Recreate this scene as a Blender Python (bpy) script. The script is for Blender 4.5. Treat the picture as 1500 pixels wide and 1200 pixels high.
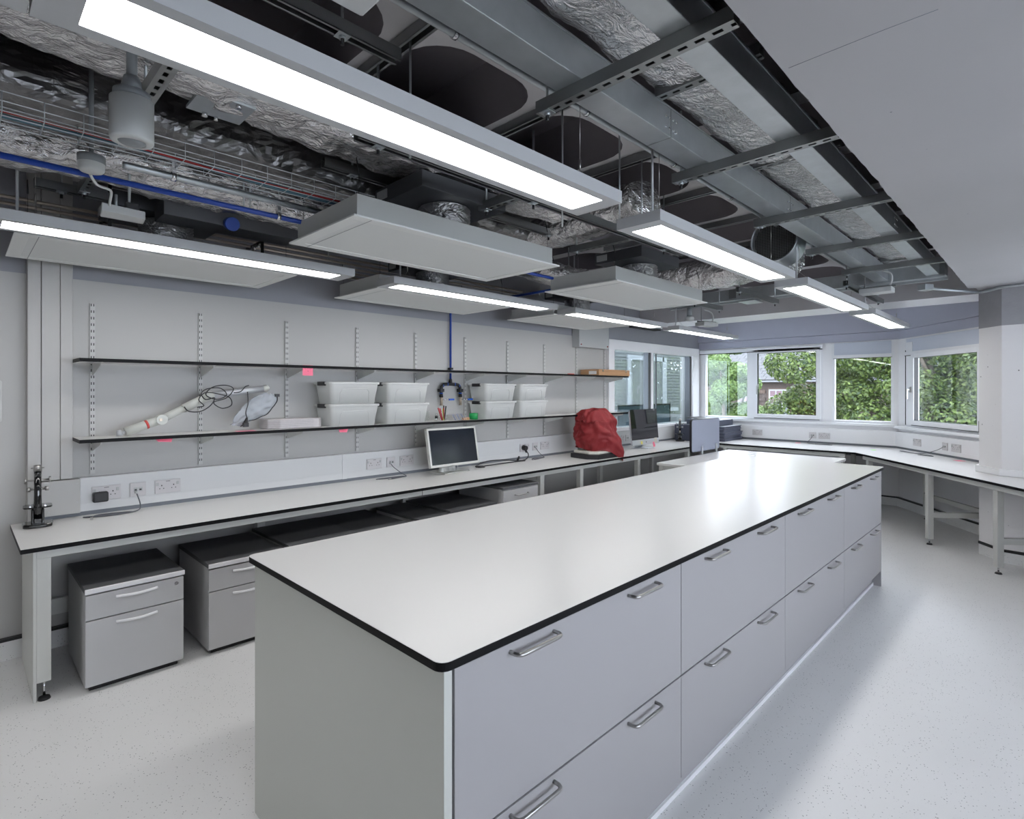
import bpy, math, random
from mathutils import Vector, Matrix, noise
random.seed(7)
for o in list(bpy.data.objects): bpy.data.objects.remove(o)
SC = bpy.context.scene
COL = SC.collection
PI = math.pi
FL = -0.02                                     # floor level
# ------------------------------------------------------------------ camera
cd = bpy.data.cameras.new('camera'); cam = bpy.data.objects.new('camera', cd); COL.objects.link(cam)
cd.sensor_width = 36.0; cd.lens = 36.0*805/1500; cd.shift_y = -28/1500; cd.clip_start = 0.02; cd.clip_end = 300
TH = math.atan(795/805)
cam.location = (0, 0, 1.49); cam.rotation_euler = (PI/2, 0, TH - PI/2)
SC.camera = cam
# ------------------------------------------------------------------ world, exposure
W = bpy.data.worlds.new('overcast_sky'); SC.world = W; W.use_nodes = True
nt = W.node_tree; nt.nodes.clear()
wo = nt.nodes.new('ShaderNodeOutputWorld'); bg = nt.nodes.new('ShaderNodeBackground')
tc = nt.nodes.new('ShaderNodeTexCoord'); sp = nt.nodes.new('ShaderNodeSeparateXYZ'); cr = nt.nodes.new('ShaderNodeValToRGB')
nt.links.new(tc.outputs['Generated'], sp.inputs[0]); nt.links.new(sp.outputs['Z'], cr.inputs[0])
cr.color_ramp.elements[0].color = (0.84, 0.86, 1.0, 1); cr.color_ramp.elements[1].color = (0.86, 0.89, 1.0, 1)
nt.links.new(cr.outputs[0], bg.inputs[0]); bg.inputs[1].default_value = 12.5
nt.links.new(bg.outputs[0], wo.inputs[0])
SC.view_settings.view_transform = 'Standard'; SC.view_settings.look = 'None'
SC.view_settings.exposure = 0.0; SC.view_settings.gamma = 1.0; SC.view_settings.use_curve_mapping = False
LAMP = 12.2                                    # emission of the linear luminaires

# ------------------------------------------------------------------ materials
def srgb(r, g, b):
    f = lambda c: (c/255/12.92 if c/255 <= .04045 else ((c/255+.055)/1.055)**2.4)
    return (f(r), f(g), f(b), 1)
def mat(name, col, rough=.5, metal=0, bump=0, bscale=60, var=0, vscale=8, coat=0, spec=.5, emit=0, trans=0, alpha=1):
    m = bpy.data.materials.new(name); m.use_nodes = True; n = m.node_tree.nodes; l = m.node_tree.links
    b = n['Principled BSDF']
    b.inputs['Base Color'].default_value = col; b.inputs['Roughness'].default_value = rough
    b.inputs['Metallic'].default_value = metal; b.inputs['Specular IOR Level'].default_value = spec
    if coat: b.inputs['Coat Weight'].default_value = coat
    if trans: b.inputs['Transmission Weight'].default_value = trans
    if emit: b.inputs['Emission Color'].default_value = col; b.inputs['Emission Strength'].default_value = emit
    if alpha < 1: b.inputs['Alpha'].default_value = alpha
    if bump or var:
        t = n.new('ShaderNodeTexCoord')
    if bump:
        z = n.new('ShaderNodeTexNoise'); z.inputs['Scale'].default_value = bscale; z.inputs['Detail'].default_value = 4
        u = n.new('ShaderNodeBump'); u.inputs['Strength'].default_value = bump; u.inputs['Distance'].default_value = .01
        l.new(t.outputs['Object'], z.inputs['Vector']); l.new(z.outputs[0], u.inputs['Height']); l.new(u.outputs[0], b.inputs['Normal'])
    if var:
        z = n.new('ShaderNodeTexNoise'); z.inputs['Scale'].default_value = vscale; z.inputs['Detail'].default_value = 5
        x = n.new('ShaderNodeMix'); x.data_type = 'RGBA'
        c = Vector(col[:3])
        x.inputs[6].default_value = (*(c*(1-var)), 1); x.inputs[7].default_value = (*(c*(1+var)), 1)
        l.new(t.outputs['Object'], z.inputs['Vector']); l.new(z.outputs[0], x.inputs[0]); l.new(x.outputs[2], b.inputs['Base Color'])
    return m
M = {}
M['white_wall'] = mat('painted_panel_white', (.45, .445, .435, 1), .45, bump=.02, bscale=30)
M['lilac_wall'] = mat('painted_wall_lilac_grey', (.52, .53, .63, 1), .6, var=.03)
M['grey_wall'] = mat('painted_wall_grey', (.30, .305, .335, 1), .6, var=.04)
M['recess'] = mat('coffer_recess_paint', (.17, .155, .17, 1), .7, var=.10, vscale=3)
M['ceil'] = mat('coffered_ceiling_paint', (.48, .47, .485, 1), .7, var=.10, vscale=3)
M['rail'] = mat('shelf_upright_paint', (.52, .52, .51, 1), .4)
M['dado'] = mat('dado_trunking_white', (.66, .665, .67, 1), .38)
M['trim'] = mat('white_gloss_trim', (.86, .86, .88, 1), .35)
M['upvc'] = mat('window_frame_white', (.86, .87, .90, 1), .3)
M['cab'] = mat('cabinet_laminate_grey', (.375, .365, .375, 1), .38)
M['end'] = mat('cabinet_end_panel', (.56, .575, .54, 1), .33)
M['frame'] = mat('bench_frame_powder_coat', (.60, .605, .58, 1), .4)
M['top'] = mat('worktop_laminate_white', (.74, .735, .725, 1), .27, spec=.55)
M['edge'] = mat('worktop_edge_black', (.005, .005, .006, 1), .5, spec=.15)
M['steel'] = mat('brushed_steel', (.42, .41, .40, 1), .3, metal=1)
M['chrome'] = mat('chrome', (.7, .7, .72, 1), .12, metal=1)
M['galv'] = mat('galvanised_steel', (.46, .49, .51, 1), .42, metal=.85, bump=.05, bscale=200, var=.14, vscale=14)
M['galvd'] = mat('galvanised_channel', (.27, .28, .28, 1), .38, metal=.85, var=.1)
M['black'] = mat('black_plastic', (.012, .012, .014, 1), .4)
M['gloss'] = mat('black_enamel', (.006, .006, .007, 1), .12, coat=.6)
M['dark'] = mat('dark_void', (.008, .008, .009, 1), .9)
M['rubber'] = mat('black_rubber', (.01, .01, .01, 1), .7)
M['lamp'] = mat('luminaire_body', (.43, .44, .455, 1), .4)
M['diff'] = mat('luminaire_diffuser', (1, .985, .97, 1), .5, emit=LAMP)
M['panel'] = mat('diffuser_panel_white', (.70, .71, .70, 1), .45)
M['perf'] = mat('diffuser_face_fine', (.66, .675, .67, 1), .5)
M['pbox'] = mat('diffuser_plenum_grey', (.45, .46, .45, 1), .45)
M['dbox'] = mat('dark_duct_box', (.10, .105, .115, 1), .45, metal=.4)
M['sensor'] = mat('sensor_white', (.47, .48, .48, 1), .45)
M['sgrey'] = mat('sensor_base_grey', (.22, .235, .25, 1), .5)
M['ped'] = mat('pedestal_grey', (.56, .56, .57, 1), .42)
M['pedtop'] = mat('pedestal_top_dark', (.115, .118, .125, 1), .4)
M['skirt'] = mat('grey_bench_gap', (.16, .175, .20, 1), .5)
M['red'] = mat('red_cover_cloth', (.24, .012, .016, 1), .6, bump=.15, bscale=70)
M['cream'] = mat('cream_plastic', (.62, .60, .54, 1), .4)
M['silver'] = mat('monitor_silver', (.58, .58, .55, 1), .38, metal=.2)
M['alu'] = mat('aluminium_satin', (.62, .64, .68, 1), .35, metal=.5)
M['scr'] = mat('screen_black', (.010, .014, .022, 1), .12)
M['scr2'] = mat('screen_glossy_black', (.008, .007, .012, 1), .03)
M['blue'] = mat('blue_pipe', (.012, .05, .30, 1), .4)
M['bluehandle'] = mat('blue_handle', (.01, .10, .55, 1), .4)
M['copper'] = mat('copper_pipe', (.50, .45, .39, 1), .35, metal=.85)
M['pink'] = mat('pink_sticky_note', (.95, .22, .33, 1), .8)
M['lime'] = mat('green_sticky_note', (.25, .9, .08, 1), .8)
M['yel'] = mat('yellow_sticky_note', (.85, .75, .2, 1), .8)
M['wood'] = mat('pale_wood', (.42, .235, .115, 1), .5, var=.15, vscale=12)
M['paper'] = mat('white_paper', (.72, .71, .70, 1), .7)
M['paperb'] = mat('printed_paper', (.55, .6, .72, 1), .7, var=.4, vscale=60)
M['greentape'] = mat('green_tape', (.0, .26, .06, 1), .4, var=.5, vscale=50)
M['cable'] = mat('grey_cable', (.10, .105, .12, 1), .5)
M['white_cable'] = mat('white_cable', (.6, .61, .61, 1), .5)
M['teal'] = mat('teal_cable', (.07, .16, .21, 1), .5)
M['redc'] = mat('red_cable', (.30, .01, .01, 1), .5)
M['arm'] = mat('arm_white_enamel', (.55, .565, .53, 1), .35)
M['redband'] = mat('red_band', (.55, .06, .05, 1), .5)
M['socket'] = mat('socket_white', (.60, .58, .59, 1), .35)
M['felt'] = mat('grey_felt', (.34, .37, .46, 1), .9, bump=.2, bscale=300, var=.2, vscale=200)
M['tray'] = mat('slate_plastic', (.055, .062, .095, 1), .5)
M['wrap'] = mat('wrapped_paper', (.55, .52, .53, 1), .5, var=.10, vscale=60)
M['ltgreen'] = mat('lime_highlighter', (.6, .9, .1, 1), .5)
M['redpen'] = mat('red_pen', (.45, .02, .03, 1), .4)
M['blind'] = mat('roller_blind_fabric', (.62, .66, .75, 1), .8)
M['sand'] = mat('sandstone', (.062, .041, .032, 1), .9, var=.25, vscale=3)
M['sandd'] = mat('sandstone_dark', (.036, .026, .023, 1), .9, var=.3, vscale=3)
M['slate'] = mat('roof_slate', (.036, .037, .042, 1), .8, var=.25, vscale=6)
M['render'] = mat('pale_render', (.075, .082, .080, 1), .8, var=.06, vscale=4)
M['ground'] = mat('ground_outside', (.12, .14, .09, 1), .95, var=.3, vscale=1)
M['bark'] = mat('bark', (.07, .055, .04, 1), .9, bump=.4, bscale=20)
M['winred'] = mat('pink_pane', (.055, .018, .03, 1), .3)
M['windark'] = mat('dark_pane', (.03, .04, .045, 1), .3)
M['surround'] = mat('painted_window_surround', (.17, .18, .19, 1), .6)
M['brass'] = mat('brass_nickel', (.45, .38, .30, 1), .35, metal=.7)
M['display'] = mat('display_blue_grey', (.10, .16, .20, 1), .3, var=.5, vscale=18)

def leafmat(name, a, b):
    m = bpy.data.materials.new(name); m.use_nodes = True; n = m.node_tree.nodes; l = m.node_tree.links
    p = n['Principled BSDF']; p.inputs['Roughness'].default_value = .5
    g = n.new('ShaderNodeNewGeometry'); x = n.new('ShaderNodeMix'); x.data_type = 'RGBA'
    x.inputs[6].default_value = a; x.inputs[7].default_value = b
    l.new(g.outputs['Random Per Island'], x.inputs[0]); l.new(x.outputs[2], p.inputs['Base Color'])
    t = n.new('ShaderNodeBsdfTranslucent'); l.new(x.outputs[2], t.inputs[0])
    ms = n.new('ShaderNodeMixShader'); ms.inputs[0].default_value = .35
    l.new(p.outputs[0], ms.inputs[1]); l.new(t.outputs[0], ms.inputs[2]); l.new(ms.outputs[0], n['Material Output'].inputs[0])
    return m
M['leaf'] = leafmat('maple_leaves', (.016, .042, .012, 1), (.15, .21, .05, 1))
M['leaf2'] = leafmat('feathery_leaves', (.05, .105, .02, 1), (.15, .23, .06, 1))

def glassmat(name, tint, refl):
    m = bpy.data.materials.new(name); m.use_nodes = True; n = m.node_tree.nodes; l = m.node_tree.links; n.clear()
    o = n.new('ShaderNodeOutputMaterial'); t = n.new('ShaderNodeBsdfTransparent'); t.inputs[0].default_value = tint
    g = n.new('ShaderNodeBsdfGlossy'); g.inputs['Roughness'].default_value = .0; g.inputs[0].default_value = (1, 1, 1, 1)
    ge = n.new('ShaderNodeNewGeometry'); dt = n.new('ShaderNodeVectorMath'); dt.operation = 'DOT_PRODUCT'
    l.new(ge.outputs['Normal'], dt.inputs[0]); l.new(ge.outputs['Incoming'], dt.inputs[1])
    ab = n.new('ShaderNodeMath'); ab.operation = 'ABSOLUTE'; l.new(dt.outputs['Value'], ab.inputs[0])
    sb_ = n.new('ShaderNodeMath'); sb_.operation = 'SUBTRACT'; sb_.inputs[0].default_value = 1; l.new(ab.outputs[0], sb_.inputs[1])
    f = n.new('ShaderNodeMath'); f.operation = 'POWER'; f.inputs[1].default_value = 5; l.new(sb_.outputs[0], f.inputs[0])
    k = n.new('ShaderNodeMath'); k.operation = 'MULTIPLY_ADD'; k.inputs[1].default_value = .95; k.inputs[2].default_value = refl+.04
    l.new(f.outputs[0], k.inputs[0])
    x = n.new('ShaderNodeMixShader'); l.new(k.outputs[0], x.inputs[0]); l.new(t.outputs[0], x.inputs[1]); l.new(g.outputs[0], x.inputs[2])
    l.new(x.outputs[0], o.inputs[0]); return m
M['glass'] = glassmat('window_glass', (.94, .97, .96, 1), .0)
M['glass2'] = glassmat('tinted_internal_glass', (.72, .78, .78, 1), .05)
M['clear'] = glassmat('clear_beaker_glass', (.93, .95, .94, 1), .02)

def binmat():
    m = bpy.data.materials.new('frosted_polypropylene'); m.use_nodes = True; n = m.node_tree.nodes; l = m.node_tree.links
    p = n['Principled BSDF']; p.inputs['Base Color'].default_value = (.90, .91, .90, 1); p.inputs['Roughness'].default_value = .35
    t = n.new('ShaderNodeBsdfTransparent'); t.inputs[0].default_value = (.95, .96, .95, 1)
    x = n.new('ShaderNodeMixShader'); x.inputs[0].default_value = .45
    l.new(p.outputs[0], x.inputs[1]); l.new(t.outputs[0], x.inputs[2]); l.new(x.outputs[0], n['Material Output'].inputs[0]); return m
M['bin'] = binmat()
def bagmat():
    m = bpy.data.materials.new('clear_plastic_bag'); m.use_nodes = True; n = m.node_tree.nodes; l = m.node_tree.links
    p = n['Principled BSDF']; p.inputs['Base Color'].default_value = (.50, .54, .60, 1); p.inputs['Roughness'].default_value = .15
    t = n.new('ShaderNodeBsdfTransparent'); x = n.new('ShaderNodeMixShader'); x.inputs[0].default_value = .5
    l.new(p.outputs[0], x.inputs[1]); l.new(t.outputs[0], x.inputs[2]); l.new(x.outputs[0], n['Material Output'].inputs[0]); return m
M['bag'] = bagmat()

def floormat():
    m = bpy.data.materials.new('speckled_vinyl_floor'); m.use_nodes = True; n = m.node_tree.nodes; l = m.node_tree.links
    p = n['Principled BSDF']; p.inputs['Roughness'].default_value = .42
    t = n.new('ShaderNodeTexCoord')
    v = n.new('ShaderNodeTexVoronoi'); v.inputs['Scale'].default_value = 85
    l.new(t.outputs['Object'], v.inputs['Vector'])
    r = n.new('ShaderNodeValToRGB'); e = r.color_ramp.elements
    e[0].position = .10; e[0].color = (.10, .11, .12, 1); e[1].position = .20; e[1].color = (.80, .80, .80, 1)
    l.new(v.outputs['Distance'], r.inputs[0])
    wn = n.new('ShaderNodeTexNoise'); wn.inputs['Scale'].default_value = 22; wn.inputs['Detail'].default_value = 2
    l.new(t.outputs['Object'], wn.inputs['Vector'])
    rr = n.new('ShaderNodeValToRGB'); rr.color_ramp.elements[0].position = .44; rr.color_ramp.elements[1].position = .54
    l.new(wn.outputs[0], rr.inputs[0])
    x = n.new('ShaderNodeMix'); x.data_type = 'RGBA'; x.inputs[6].default_value = (.80, .80, .80, 1)
    l.new(rr.outputs[0], x.inputs[0]); l.new(r.outputs[0], x.inputs[7])
    z = n.new('ShaderNodeTexNoise'); z.inputs['Scale'].default_value = 2; z.inputs['Detail'].default_value = 6; l.new(t.outputs['Object'], z.inputs['Vector'])
    y = n.new('ShaderNodeMix'); y.data_type = 'RGBA'; y.blend_type = 'MULTIPLY'; y.inputs[0].default_value = 1
    q = n.new('ShaderNodeValToRGB'); q.color_ramp.elements[0].color = (.93, .93, .93, 1); q.color_ramp.elements[1].color = (1, 1, 1, 1)
    l.new(z.outputs[0], q.inputs[0]); l.new(x.outputs[2], y.inputs[6]); l.new(q.outputs[0], y.inputs[7])
    l.new(y.outputs[2], p.inputs['Base Color']); return m
M['floor'] = floormat()

def slabmat():
    m = mat('plastered_slab_ceiling', (.385, .38, .39, 1), .65); n = m.node_tree.nodes; l = m.node_tree.links; p = n['Principled BSDF']
    t = n.new('ShaderNodeTexCoord'); z = n.new('ShaderNodeTexVoronoi'); z.inputs['Scale'].default_value = 7
    l.new(t.outputs['Object'], z.inputs['Vector'])
    r = n.new('ShaderNodeValToRGB'); r.color_ramp.elements[0].position = .012; r.color_ramp.elements[0].color = (.13, .13, .14, 1)
    r.color_ramp.elements[1].position = .03; r.color_ramp.elements[1].color = (.385, .38, .39, 1)
    l.new(z.outputs['Distance'], r.inputs[0])
    z2 = n.new('ShaderNodeTexNoise'); z2.inputs['Scale'].default_value = 1.3; z2.inputs['Detail'].default_value = 8; l.new(t.outputs['Object'], z2.inputs['Vector'])
    q = n.new('ShaderNodeValToRGB'); q.color_ramp.elements[0].color = (.88, .88, .88, 1); q.color_ramp.elements[1].color = (1.06, 1.06, 1.06, 1)
    l.new(z2.outputs[0], q.inputs[0])
    y = n.new('ShaderNodeMix'); y.data_type = 'RGBA'; y.blend_type = 'MULTIPLY'; y.inputs[0].default_value = 1
    l.new(r.outputs[0], y.inputs[6]); l.new(q.outputs[0], y.inputs[7]); l.new(y.outputs[2], p.inputs['Base Color'])
    u = n.new('ShaderNodeBump'); u.inputs['Strength'].default_value = .12; u.inputs['Distance'].default_value = .02
    l.new(z2.outputs[0], u.inputs['Height']); l.new(u.outputs[0], p.inputs['Normal']); return m
M['slab'] = slabmat()
def colmat():
    m = mat('painted_concrete_column', (.82, .81, .82, 1), .55); n = m.node_tree.nodes; l = m.node_tree.links; p = n['Principled BSDF']
    t = n.new('ShaderNodeTexCoord'); z = n.new('ShaderNodeTexVoronoi'); z.inputs['Scale'].default_value = 11
    l.new(t.outputs['Object'], z.inputs['Vector'])
    r = n.new('ShaderNodeValToRGB'); r.color_ramp.elements[0].position = .04; r.color_ramp.elements[0].color = (.14, .14, .14, 1)
    r.color_ramp.elements[1].position = .07; r.color_ramp.elements[1].color = (.82, .81, .82, 1)
    l.new(z.outputs['Distance'], r.inputs[0]); l.new(r.outputs[0], p.inputs['Base Color']); return m
M['column'] = colmat()
M['colgrey'] = mat('bare_concrete_band', (.36, .36, .38, 1), .8, bump=.35, bscale=25, var=.12)

def foilmat(name, base, rough, scale, strength):
    m = bpy.data.materials.new(name); m.use_nodes = True; n = m.node_tree.nodes; l = m.node_tree.links
    p = n['Principled BSDF']; p.inputs['Metallic'].default_value = .92; p.inputs['Roughness'].default_value = rough
    t = n.new('ShaderNodeTexCoord'); mp = n.new('ShaderNodeMapping'); mp.inputs['Scale'].default_value = (.55, 1, 1)
    l.new(t.outputs['Object'], mp.inputs[0])
    v = n.new('ShaderNodeTexVoronoi'); v.feature = 'F1'; v.inputs['Scale'].default_value = scale; v.inputs['Randomness'].default_value = 1
    w = n.new('ShaderNodeTexNoise'); w.inputs['Scale'].default_value = scale*.7; w.inputs['Detail'].default_value = 5; w.inputs['Distortion'].default_value = 1.6
    l.new(mp.outputs[0], w.inputs['Vector'])
    ad = n.new('ShaderNodeVectorMath'); ad.operation = 'MULTIPLY_ADD'; ad.inputs[1].default_value = (.12, .12, .12)
    l.new(w.outputs['Color'], ad.inputs[0]); l.new(mp.outputs[0], ad.inputs[2]); l.new(ad.outputs[0], v.inputs['Vector'])
    s = n.new('ShaderNodeMath'); s.operation = 'ADD'; l.new(v.outputs['Distance'], s.inputs[0]); l.new(w.outputs[0], s.inputs[1])
    u = n.new('ShaderNodeBump'); u.inputs['Strength'].default_value = strength; u.inputs['Distance'].default_value = .02
    l.new(s.outputs[0], u.inputs['Height']); l.new(u.outputs[0], p.inputs['Normal'])
    c = n.new('ShaderNodeMix'); c.data_type = 'RGBA'; c.inputs[6].default_value = (base*.75, base*.73, base*.72, 1); c.inputs[7].default_value = (base, base, base*1.02, 1)
    l.new(w.outputs[0], c.inputs[0]); l.new(c.outputs[2], p.inputs['Base Color']); return m
M['foil'] = foilmat('crumpled_foil_insulation', .76, .17, 30, .45)
M['foild'] = foilmat('dull_foil_insulation', .22, .30, 12, .6)
M['flex'] = foilmat('foil_flexible_duct', .62, .28, 22, .7)

# ------------------------------------------------------------------ mesh builder
class MB:
    def __init__(s): s.v = []; s.f = []; s.m = []; s.s = []
    def add(s, vs, fs, smooth=False, m=0):
        b = len(s.v); s.v += [tuple(x) for x in vs]
        for f in fs: s.f.append([b+i for i in f]); s.m.append(m); s.s.append(smooth)
        return s
    def box(s, x0, x1, y0, y1, z0, z1, m=0, mtop=None, mbot=None):
        vs = [(x, y, z) for z in (z0, z1) for x, y in ((x0, y0), (x1, y0), (x1, y1), (x0, y1))]
        s.add(vs, [(0, 1, 5, 4), (1, 2, 6, 5), (2, 3, 7, 6), (3, 0, 4, 7)], m=m)
        b = len(s.v)-8
        s.f.append([b+3, b+2, b+1, b]); s.m.append(m if mbot is None else mbot); s.s.append(False)
        s.f.append([b+4, b+5, b+6, b+7]); s.m.append(m if mtop is None else mtop); s.s.append(False)
        return s
    def cbox(s, cx, cy, cz, dx, dy, dz, rz=0, m=0, mat4=None):
        X = Matrix.Translation((cx, cy, cz)) @ Matrix.Rotation(rz, 4, 'Z')
        if mat4 is not None: X = Matrix.Translation((cx, cy, cz)) @ mat4
        vs = [X @ Vector((x*dx/2, y*dy/2, z*dz/2)) for z in (-1, 1) for x, y in ((-1, -1), (1, -1), (1, 1), (-1, 1))]
        return s.add(vs, [(3, 2, 1, 0), (4, 5, 6, 7), (0, 1, 5, 4), (1, 2, 6, 5), (2, 3, 7, 6), (3, 0, 4, 7)], m=m)
    def cyl(s, p0, p1, r0, r1=None, n=16, caps=True, m=0, smooth=True):
        r1 = r0 if r1 is None else r1
        p0 = Vector(p0); p1 = Vector(p1); d = (p1-p0).normalized()
        a = d.orthogonal().normalized(); b = d.cross(a)
        vs = []
        for p, r in ((p0, r0), (p1, r1)):
            for i in range(n):
                t = 2*PI*i/n; vs.append(p + a*math.cos(t)*r + b*math.sin(t)*r)
        s.add(vs, [(i, (i+1) % n, n+(i+1) % n, n+i) for i in range(n)], smooth, m)
        if caps:
            k = len(s.v)-2*n
            s.f.append([k+i for i in range(n)][::-1]); s.m.append(m); s.s.append(False)
            s.f.append([k+n+i for i in range(n)]); s.m.append(m); s.s.append(False)
        return s
    def lathe(s, c, prof, n=20, m=0, smooth=True, axis='Z'):
        cx, cy, cz = c; vs = []
        for r, z in prof:
            for i in range(n):
                t = 2*PI*i/n
                if axis == 'Z': vs.append((cx+r*math.cos(t), cy+r*math.sin(t), cz+z))
                elif axis == 'X': vs.append((cx+z, cy+r*math.cos(t), cz+r*math.sin(t)))
                else: vs.append((cx+r*math.cos(t), cy+z, cz+r*math.sin(t)))
        fs = []
        for k in range(len(prof)-1):
            for i in range(n):
                j = (i+1) % n; fs.append((k*n+i, k*n+j, (k+1)*n+j, (k+1)*n+i))
        return s.add(vs, fs, smooth, m)
    def tube(s, pts, r, n=6, m=0, closed=False):
        P = [Vector(p) for p in pts]; N = len(P); vs = []; up = None
        for i, p in enumerate(P):
            d = (P[min(i+1, N-1)] - P[max(i-1, 0)])
            d = d.normalized() if d.length > 1e-9 else Vector((1, 0, 0))
            if up is None: up = d.orthogonal().normalized()
            up = (up - d*up.dot(d)); up = up.normalized() if up.length > 1e-6 else d.orthogonal().normalized()
            b = d.cross(up); rr = r[i] if isinstance(r, (list, tuple)) else r
            for k in range(n):
                t = 2*PI*k/n; vs.append(p + up*math.cos(t)*rr + b*math.sin(t)*rr)
        fs = [(i*n+k, i*n+(k+1) % n, (i+1)*n+(k+1) % n, (i+1)*n+k) for i in range(N-1) for k in range(n)]
        fs += [tuple(range(n))[::-1], tuple((N-1)*n+k for k in range(n))]
        return s.add(vs, fs, True, m)
    def prism(s, poly, z0, z1, m=0, mtop=None, mbot=None):
        n = len(poly); vs = [(x, y, z0) for x, y in poly] + [(x, y, z1) for x, y in poly]
        s.add(vs, [(i, (i+1) % n, n+(i+1) % n, n+i) for i in range(n)], m=m); b = len(s.v)-2*n
        s.f.append([b+i for i in range(n)][::-1]); s.m.append(m if mbot is None else mbot); s.s.append(False)
        s.f.append([b+n+i for i in range(n)]); s.m.append(m if mtop is None else mtop); s.s.append(False)
        return s
    def xf(s, X, start=0):
        for i in range(start, len(s.v)): s.v[i] = tuple(X @ Vector(s.v[i]))
        return s
ORI = {}
def mesh(name, mb, mats, off=(0, 0, 0)):
    me = bpy.data.meshes.new(name); ox, oy, oz = off
    me.from_pydata([(x-ox, y-oy, z-oz) for x, y, z in mb.v], [], mb.f); me.update()
    if not isinstance(mats, (list, tuple)): mats = [mats]
    for q in mats: me.materials.append(M[q])
    me.polygons.foreach_set('material_index', mb.m); me.polygons.foreach_set('use_smooth', mb.s)
    return me
def bev(o, w, seg=2):
    if w:
        b = o.modifiers.new('bevel', 'BEVEL'); b.width = w; b.segments = seg; b.limit_method = 'ANGLE'; b.angle_limit = .6
        b.use_clamp_overlap = True
    return o
def part(name, mb, mats, parent, bevel=0, label=None, kind=None):
    off = ORI.get(parent, Vector((0, 0, 0)))
    o = bpy.data.objects.new(name, mesh(name, mb, mats, off)); COL.objects.link(o); o.parent = parent; ORI[o] = off
    if label: o['label'] = label
    if kind: o['kind'] = kind
    return bev(o, bevel)
def thing(name, label, cat, loc=(0, 0, 0), group=None, rz=0, local=False):
    o = bpy.data.objects.new(name, None); COL.objects.link(o); o.location = loc; o.rotation_euler = (0, 0, rz)
    o.empty_display_size = .05; o['label'] = label; o['category'] = cat
    if group: o['group'] = group
    ORI[o] = Vector((0, 0, 0)) if local else Vector(loc); return o
def solo(name, mb, mats, label, cat, group=None, bevel=0, kind=None):
    xs = [v[0] for v in mb.v]; ys = [v[1] for v in mb.v]; zs = [v[2] for v in mb.v]
    off = Vector(((min(xs)+max(xs))/2, (min(ys)+max(ys))/2, min(zs)))
    o = bpy.data.objects.new(name, mesh(name, mb, mats, off)); COL.objects.link(o); o.location = off; ORI[o] = off
    o['label'] = label; o['category'] = cat
    if group: o['group'] = group
    if kind: o['kind'] = kind
    return bev(o, bevel)
def struct(name, mb, mats, bevel=0, parent=None):
    o = bpy.data.objects.new(name, mesh(name, mb, mats)); COL.objects.link(o); ORI[o] = Vector((0, 0, 0))
    if parent: o.parent = parent
    else: o['kind'] = 'structure'
    return bev(o, bevel)
def sempty(name):
    o = bpy.data.objects.new(name, None); COL.objects.link(o); o['kind'] = 'structure'; ORI[o] = Vector((0, 0, 0)); return o
def dup(o, loc=None, rz=None, label=None, group=None, parent=None):
    c = o.copy(); COL.objects.link(c)
    if parent is not None: c.parent = parent
    if loc is not None: c.location = loc
    if rz is not None: c.rotation_euler = (0, 0, rz)
    if label: c['label'] = label
    if group: c['group'] = group
    for ch in list(o.children): dup(ch, parent=c)
    return c
def rrect(x0, x1, y0, y1, r, n=5):
    out = []
    for cx, cy, a in ((x1-r, y1-r, 0), (x0+r, y1-r, 90), (x0+r, y0+r, 180), (x1-r, y0+r, 270)):
        for i in range(n+1):
            t = math.radians(a+90*i/n); out.append((cx+r*math.cos(t), cy+r*math.sin(t)))
    return out

# ------------------------------------------------------------------ plan of the angled wall
U = Vector((-.78, -.626, 0)).normalized(); N_ = Vector((-U.y, U.x, 0)); N_ = Vector((.626, -.78, 0)).normalized()
FC = Vector((7.634, 1.712, 0))                      # inner front corner of the bench
WC = Vector((8.66, 1.45, 0))                        # corner of far wall and angled wall
def sn(s, n, z=0, o=FC): p = o + U*s + N_*n; return (p.x, p.y, z)
DM = Matrix(((U.x, N_.x, 0, WC.x), (U.y, N_.y, 0, WC.y), (0, 0, 1, 0), (0, 0, 0, 1)))   # local (s, n, z) -> world at the wall
DF = Matrix(((U.x, N_.x, 0, FC.x), (U.y, N_.y, 0, FC.y), (0, 0, 1, 0), (0, 0, 0, 1)))   # same at the bench front
# window wall frames of reference: far wall local (s = 4.2-Y, n = X-8.66)
FM = Matrix(((0, 1, 0, 8.66), (-1, 0, 0, 4.2), (0, 0, 1, 0), (0, 0, 0, 1)))
RM = Matrix(((-1, 0, 0, 3.6), (0, -1, 0, -2.2), (0, 0, 1, 0), (0, 0, 0, 1)))            # right wall: s runs to -X, n outwards (-Y)

# ------------------------------------------------------------------ shell
CZ = 2.75
struct('floor', MB().box(-2.6, 9.4, -3.3, 4.5, FL-.15, FL), 'floor')
LW = MB()                                           # left wall, hole for the internal window
def wallseg(mb, s0, s1, holes, z0, z1, t, m=0):
    s = s0
    for a, b, za, zb in holes:
        if a > s: mb.box(s, a, 0, t, z0, z1, m=m)
        mb.box(a, b, 0, t, z0, za, m=m); mb.box(a, b, 0, t, zb, z1, m=m); s = b
    mb.box(s, s1, 0, t, z0, z1, m=m)
wallseg(LW, -2.6, 9.0, [(6.17, 8.40, .98, 2.04)], FL, 2.16, .2, 0); LW.xf(Matrix.Translation((0, 4.2, 0)))
struct('wall_left', LW, 'white_wall')
struct('wall_left_upper', MB().box(-2.6, 9.0, 4.205, 4.4, 2.16, CZ+.4), 'grey_wall')
FW = MB(); wallseg(FW, -.2, 2.78, [(.02, 1.86, 1.03, 2.14), (1.97, 2.70, 1.03, 2.15)], FL, 2.16, .12); FW.xf(FM); struct('wall_far', FW, 'trim')
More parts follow.
